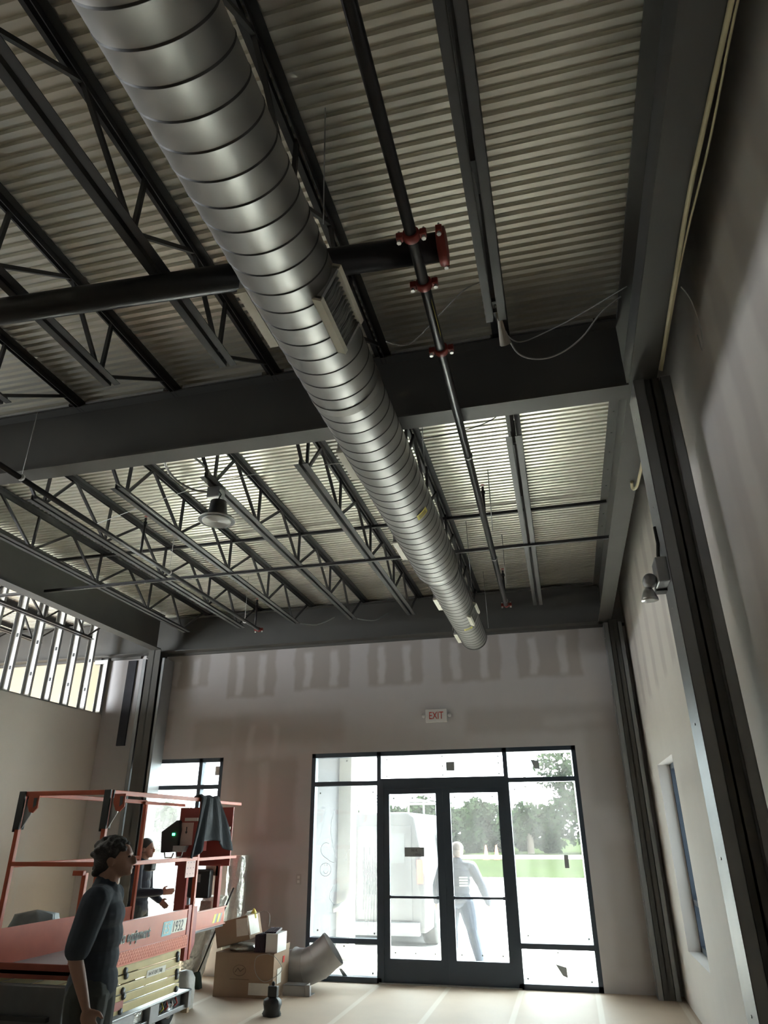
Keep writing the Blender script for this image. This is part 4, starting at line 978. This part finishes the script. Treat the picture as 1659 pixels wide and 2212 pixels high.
# steel elbow
el = thing('duct_elbow', 'grey sheet metal duct elbow lying on the floor by the left side light', 'duct elbow', (-3.1, 8.97, 0))
def cyl2(p0, p1, r_, name, m=galv, bead=True, n=40):
    d = (Vector(p1)-Vector(p0)); mb = MB(); pts = [Vector(p0), Vector(p0)+d*.01, Vector(p0)+d*.06, Vector(p0)+d*.07, Vector(p0)+d*.93, Vector(p0)+d*.94, Vector(p0)+d*.99, Vector(p1)]
    mb.tube(pts, r_, n, cap=False, rs=[r_+.004, r_+.005, r_+.005, r_, r_, r_+.005, r_+.005, r_+.004]); return mb.build(name, m, el)
elm = mat('elbow_metal', (.40, .40, .41), .42, .75, .1, 8)
cyl2((-3.50, 8.99, .199), (-3.28, 8.98, .199), .165, 'collar', elm)
e0, e1, e2, e3 = V(-3.33, 8.98, .199), V(-3.17, 8.965, .201), V(-3.03, 8.96, .26), V(-2.86, 9.0, .39)
ptsE = [e0, e0+(e1-e0)*.05, e0+(e1-e0)*.12, e1, e2, e2+(e3-e2)*.82, e2+(e3-e2)*.88, e3]
MB().tube(ptsE, .19, 44, cap=False, rs=[.196, .197, .19, .19, .19, .19, .197, .194]).build('elbow_body', elm, el)
for q, a in ((e1, e2-e0), (e2, e3-e1)):
    a = a.normalized(); MB().tube([q-a*.004, q, q+a*.004], .19, 44, cap=False, rs=[.1905, .1935, .1905]).build('gore_seam', elm, el)
MB().lathe([(.0, 0), (.170, 0), (.170, .003)], (-3.26, 8.972, .199), 'X', 30).build('inner_baffle', darkgrey, el)
t = tag(MB().box((-3.28, 8.50, 0), (-3.02, 8.505, .10)).box((-3.28, 8.50, .095), (-3.02, 8.66, .10)).box((-3.03, 8.50, 0), (-2.97, 8.505, .105)).box((-3.03, 8.5, 0), (-3.025, 8.68, .10)).box((-2.97, 8.5, .0), (-2.965, 8.55, .1)).box((-3.03, 8.5, 0), (-2.965, 8.68, .005)).build('metal_channel', elm), 'short bent sheet metal channel under the elbow', 'metal channel')
# small black tool
t = thing('laser_level', 'small black tool with a square head wrapped in a black bag, standing on the floor', 'tool', (-3.04, 7.62, 0))
mb = MB(); mb.grid(lambda i, j: (-3.04+(.085, .088, .075, .09, .085, .05, .0)[j]*math.cos(2*PI*i/20)*(1+.12*math.sin(i*2.3+j)), 7.62+(.075, .08, .07, .08, .075, .04, .0)[j]*math.sin(2*PI*i/20)*(1+.12*math.sin(i*1.7+j*2)), (0, .02, .05, .09, .13, .155, .16)[j]), 20, 7, closed=True); mb.build('bag', blackm, t)
MB().box((-3.085, 7.59, .155), (-2.99, 7.65, .245)).build('head', blackm, t, bevel=.006)
MB().lathe([(.006, 0), (.016, .008), (.018, .024), (.010, .036), (.0, .038)], (-3.04, 7.62, .245), n=12).build('knob', blackm, t)
# foil duct wrap
def foilroll(p0, p1, r_, label):
    mb = MB(); NJ = 26; p0, p1 = Vector(p0), Vector(p1); rnd = random.Random(int(r_*1000))
    ph = [rnd.uniform(0, 6) for k in range(NJ)]
    mb.grid(lambda i, j: p0.lerp(p1, j/(NJ-1))+Vector((math.cos(2*PI*i/44), math.sin(2*PI*i/44), 0))*r_*(1+.035*math.sin(i*1.9+ph[j])+.03*math.sin(i*.9+ph[j]*2)), 44, NJ, closed=True)
    a = [p1+Vector((math.cos(2*PI*i/44), math.sin(2*PI*i/44), -.004))*r_*.97 for i in range(44)]
    fc = mb.bm.faces.new([mb.bm.verts.new(v) for v in a])
    tag(mb.build('foil_insulation_roll', foilm), label, 'insulation roll', 'silver foil insulation rolls')
foilroll((-4.24, 9.17, 0), (-4.24, 9.17, 1.36), .125, 'tall crinkled silver foil roll standing against the back wall behind the lift')
foilroll((-4.64, 8.88, 0), (-4.38, 8.88, .92), .15, 'shorter crinkled silver foil roll leaning behind the black broom')
br_ = thing('broom', 'black broom leaning by the silver foil rolls behind the lift', 'broom', (-4.44, 8.66, 0))
MB().tube([(-4.40, 8.64, .14), (-4.06, 8.72, 1.02)], .011, 8).build('handle', blackm, br_)
MB().prism([(-4.52, .0), (-4.34, .0), (-4.36, .10), (-4.385, .16), (-4.425, .16), (-4.50, .10)], 8.60, 8.68, 'Y').build('bristles', mat('bristle', (.03, .05, .04), .9, 0, .4, 60), br_)
tag(MB().box((-3.99, 7.55, 0), (-3.92, 7.59, .175)).build('wood_plank', woodm), 'short pale wood plank standing beside the lift', 'plank')
mb = MB(); mb.grid(lambda i, j: (-4.06+(.09, .10, .105, .095, .06, .0)[j]*math.cos(2*PI*i/20)*(1+.15*math.sin(i*2.1+j)), 7.72+(.09, .1, .1, .09, .05, 0)[j]*math.sin(2*PI*i/20), (0.0, .06, .16, .26, .32, .335)[j]), 20, 6, closed=True)
tag(mb.build('plastic_bag', clearp), 'white plastic bag behind the corner of the lift', 'bag')
mb = MB(); mb.grid(lambda i, j: (-5.9+(.30, .34, .30, .22, .0)[j]*math.cos(2*PI*i/24)*(1+.12*math.sin(i*2.1+j)), 7.6+(.28, .3, .26, .2, 0)[j]*math.sin(2*PI*i/24)*(1+.1*math.sin(i*1.3)), (0.0, .3, .62, .82, .86)[j]), 24, 5, closed=True)
tag(mb.build('plastic_sack', mat('grey_plastic', (.16, .17, .175), .35, 0, .3, 6, bump=.7, bscale=9)), 'dim grey plastic sack seen under the left end of the lift rails', 'sack')

# ------------------------------------------------------------------ outside
struct(MB().box((-16, 9.51, -.2), (8, 12.4, -.02)).build('ground_walk', concm))
struct(MB().box((-60, 12.4, -.3), (40, 30, -.12)).build('ground_parking', asph))
mb = MB()
for x in (-6.5, -3.6, -.7): mb.box((x, 24.0, -.119), (x+.12, 28.5, -.116))
mb.bar((-1.9, 12.8, -.117), (1.0, 17.5, -.117), .1, .004); tag(mb.build('parking_line', whitem), 'white painted lines on the parking lot', 'road marking')
struct(MB().box((-60, 30, -.3), (40, 30.2, .0)).build('ground_curb', concm))
def gr(i, j):
    yy = (30.2, 33, 37, 37.01, 120)[j]; zz = (0, .2, .42, .42, .6)[j]
    return ((-90, 60)[i], yy, zz)
struct(MB().grid(gr, 2, 5, smooth=False).build('ground_lawn', grassm))
tag(MB().box((-40, 37.0, .40), (20, 37.2, .58)).build('road_edge', mat('white_edge', (.7, .68, .6), .8)), 'pale low kerb wall at the top of the grass bank', 'kerb')
# recess of the entrance
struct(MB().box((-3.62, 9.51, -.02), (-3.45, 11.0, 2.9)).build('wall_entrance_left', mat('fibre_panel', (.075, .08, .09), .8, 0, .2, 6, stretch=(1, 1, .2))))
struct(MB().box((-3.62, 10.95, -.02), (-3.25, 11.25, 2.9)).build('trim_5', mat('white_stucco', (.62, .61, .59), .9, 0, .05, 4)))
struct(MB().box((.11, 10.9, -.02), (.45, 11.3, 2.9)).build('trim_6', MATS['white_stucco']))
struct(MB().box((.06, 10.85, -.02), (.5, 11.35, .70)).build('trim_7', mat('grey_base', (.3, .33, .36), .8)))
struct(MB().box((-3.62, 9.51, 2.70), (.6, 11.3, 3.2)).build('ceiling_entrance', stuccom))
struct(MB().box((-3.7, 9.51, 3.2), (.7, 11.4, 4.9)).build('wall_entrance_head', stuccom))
MBp = MB().tube([(-3.46, 10.80, .62), (-3.22, 10.90, .70)], .045, 14); tag(MBp.build('paper_tube', whitem), 'short white tube fixed on the entrance pillar', 'tube')
# van
van = thing('white_van', 'parked white work van with a roof rack outside the left glass door', 'van', (-3.6, 14.6, -.12))
x0, x1, y0, y1 = -4.75, -2.42, 12.5, 15.6
def vs(i, j):
    prof = [(0, .18), (0.0, .9), (.03, 1.15), (.10, 1.55), (.19, 1.88), (.28, 1.97), (1-.28+.0, 1.97)]
    return None
mb = MB()
sec = [(x0+.0, .15), (x0, .95), (x0+.06, 1.3), (x0+.16, 1.84), (x0+.28, 1.93), (x1-.28, 1.93), (x1-.16, 1.84), (x1-.06, 1.3), (x1, .95), (x1, .15)]
mb.prism(sec, y0, y1, 'Y'); body = mb.build('body', vanm, van, bevel=.03)
for a, b_ in ((x0+.22, (x0+x1)/2-.02), ((x0+x1)/2+.02, x1-.22)):
    dr = MB().box((a, y0-.012, .32), (b_, y0+.0, 1.72)).build('rear_door', vanm, van, bevel=.01)
    MB().box((a+.12, y0-.018, 1.15), (b_-.12, y0-.013, 1.6)).build('window', vanglass, dr)
MB().box((x0+.1, y0-.12, .12), (x1-.1, y0+.02, .30)).build('bumper', darkgrey, van)
for x in (x0+.03, x1-.13): MB().box((x, y0-.02, .85), (x+.1, y0, 1.2)).build('tail_lamp', redp, van)
for y in (y0+1.0, y1-.9):
    for x in (x0+.1, x1-.1): 
        wh = MB().lathe([(.0, -.12), (.30, -.12), (.34, -.09), (.34, .09), (.30, .12), (.0, .12)], (x, y, .22), 'X', 28).build('wheel', tyrem, van)
        MB().lathe([(.0, -.125), (.18, -.125), (.18, .125), (.0, .125)], (x, y, .22), 'X', 20).build('hub', greymet, wh)
MB().box((x1-.045, y0+1.6, 1.22), (x1-.02, y0+2.9, 1.62)).build('side_window', vanglass, van)
MB().box((x1-.005, y0+.1, .88), (x1+.015, y1-.1, .94)).build('side_trim', whitem, van)
mb = MB()
for y in (y0+.2, y0+1.6, y0+3.0): 
    for x in (x0+.3, x1-.3): mb.tube([(x, y, 1.92), (x, y, 2.16)], .018, 6)
    mb.tube([(x0+.2, y, 2.16), (x1-.2, y, 2.16)], .018, 6)
for x in (x0+.3, x1-.3, -3.6): mb.tube([(x, y0+.05, 2.17), (x, y0+3.0, 2.17)], .016, 6)
mb.build('roof_rack', greymet, van)
mb = MB()
for x in (-3.3, -2.95): mb.tube([(x, y0-.1, 2.21), (x, y0+3.0, 2.21)], .02, 6)
for k in range(8): mb.tube([(-3.3, y0+.1+k*.38, 2.21), (-2.95, y0+.1+k*.38, 2.21)], .013, 6)
tag(mb.build('ladder', greymet), 'metal ladder lying on the roof rack of the white van', 'ladder')
# white car outside the left window
car = thing('parked_car', 'pale parked car outside the back window', 'car', (-8.6, 16.5, -.12))
MB().prism([(-10.6, .2), (-6.6, .2), (-6.5, .62), (-7.3, .78), (-7.8, 1.2), (-9.4, 1.22), (-10.1, .85), (-10.6, .8)], 15.8, 17.4, 'Y').build('body', vanm, car, bevel=.06)
MB().prism([(-7.55, .80), (-7.92, 1.14), (-9.3, 1.15), (-9.8, .85)], 15.77, 15.8, 'Y').build('side_window', vanglass, car)
for x in (-9.8, -7.3): MB().lathe([(.0, -.1), (.28, -.1), (.32, -.07), (.32, .07), (.0, .1)], (x, 15.85, .2), 'Y', 24).build('wheel', tyrem, car)
# cones
c0 = thing('traffic_cone', 'orange traffic cone on the grass bank, left one of two', 'cone', (-4.08, 36.6, .40), 'traffic cones on the bank')
MB().lathe([(.16, 0), (.16, .03), (.12, .03), (.03, .62), (.0, .63)], (-4.08, 36.6, .40), n=16).build('cone_body', conem, c0)
copytree(c0, 'orange traffic cone on the grass bank, right one of two', (-3.58, 36.6, .40))
pole = thing('utility_pole', 'grey utility pole beyond the trees seen through the right side light', 'utility pole', (-3.75, 70, .5))
MB().tube([(-3.75, 70, .5), (-3.75, 70, 8.2)], .13, 10).build('pole_shaft', barkm, pole)
MB().box((-4.5, 69.95, 7.2), (-3.0, 70.05, 7.3)).build('cross_arm', barkm, pole)
for z, l in ((6.0, 'upper'), (5.4, 'lower')):
    tag(MB().tube([(-45, 69, z+.2), (-3.75, 69.8, z), (30, 69, z+.1)], .025, 5).build('power_line', blackcable), 'thin %s power line crossing above the trees' % l, 'wire')
# trees
def tree(label, loc, w_, h_, seed, group='trees beyond the grass bank'):
    t = thing('broadleaf_tree', label, 'tree', loc, group); rnd = random.Random(seed)
    MB().tube([loc, (loc[0], loc[1], loc[2]+h_*.5)], .2, 8).build('trunk', barkm, t)
    bm = bmesh.new(); blobs = [(rnd.uniform(-.45, .45)*w_, rnd.uniform(-.3, .3)*w_, rnd.uniform(.15, .82)*h_, rnd.uniform(.18, .3)*w_) for k in range(11)]
    for k in range(4200):
        bx_, by_, bz_, br2 = blobs[k % 11]; d = Vector((rnd.gauss(0, 1), rnd.gauss(0, 1), rnd.gauss(0, 1))).normalized()*br2*rnd.uniform(.55, 1.08)
        c = Vector(loc)+Vector((bx_, by_, bz_))+d
        if c.z < loc[2]: c.z = loc[2]+rnd.random()*.3
        a = Vector((rnd.gauss(0, 1), rnd.gauss(0, 1), rnd.gauss(0, 1))).normalized(); b2 = a.orthogonal().normalized(); s_ = rnd.uniform(.12, .24)
        bm.faces.new([bm.verts.new(c+a*s_), bm.verts.new(c+b2*s_*.6), bm.verts.new(c-a*s_), bm.verts.new(c-b2*s_*.6)])
    m_ = MB(); m_.bm.free(); m_.bm = bm; m_.build('foliage', leafm, t)
    return t
ta = tree('green tree behind the lawn, seen through the left side of the right glass door', (-7.6, 46, .42), 3.6, 3.1, 1)
copytree(ta, 'green tree behind the lawn, seen through the right side of the right glass door', (-4.6, 49.5, .42))
tb_ = tree('green tree behind the lawn, seen at the left half of the right side light', (-2.4, 45, .42), 3.0, 2.9, 2)
copytree(tb_, 'green tree behind the lawn, seen through the left glass door beyond the van roof', (-11.2, 48, .42))
copytree(ta, 'green tree behind the lawn, mostly hidden by the white van', (-14.6, 46, .42))
copytree(tb_, 'green tree behind the lawn, seen through the back window', (-22, 46, .42))
copytree(ta, 'green tree behind the lawn, left end of the row in the back window', (-26, 47, .42))
tree('tall green tree in the top right corner of the right side light', (1.2, 47, .42), 4.6, 6.2, 4)
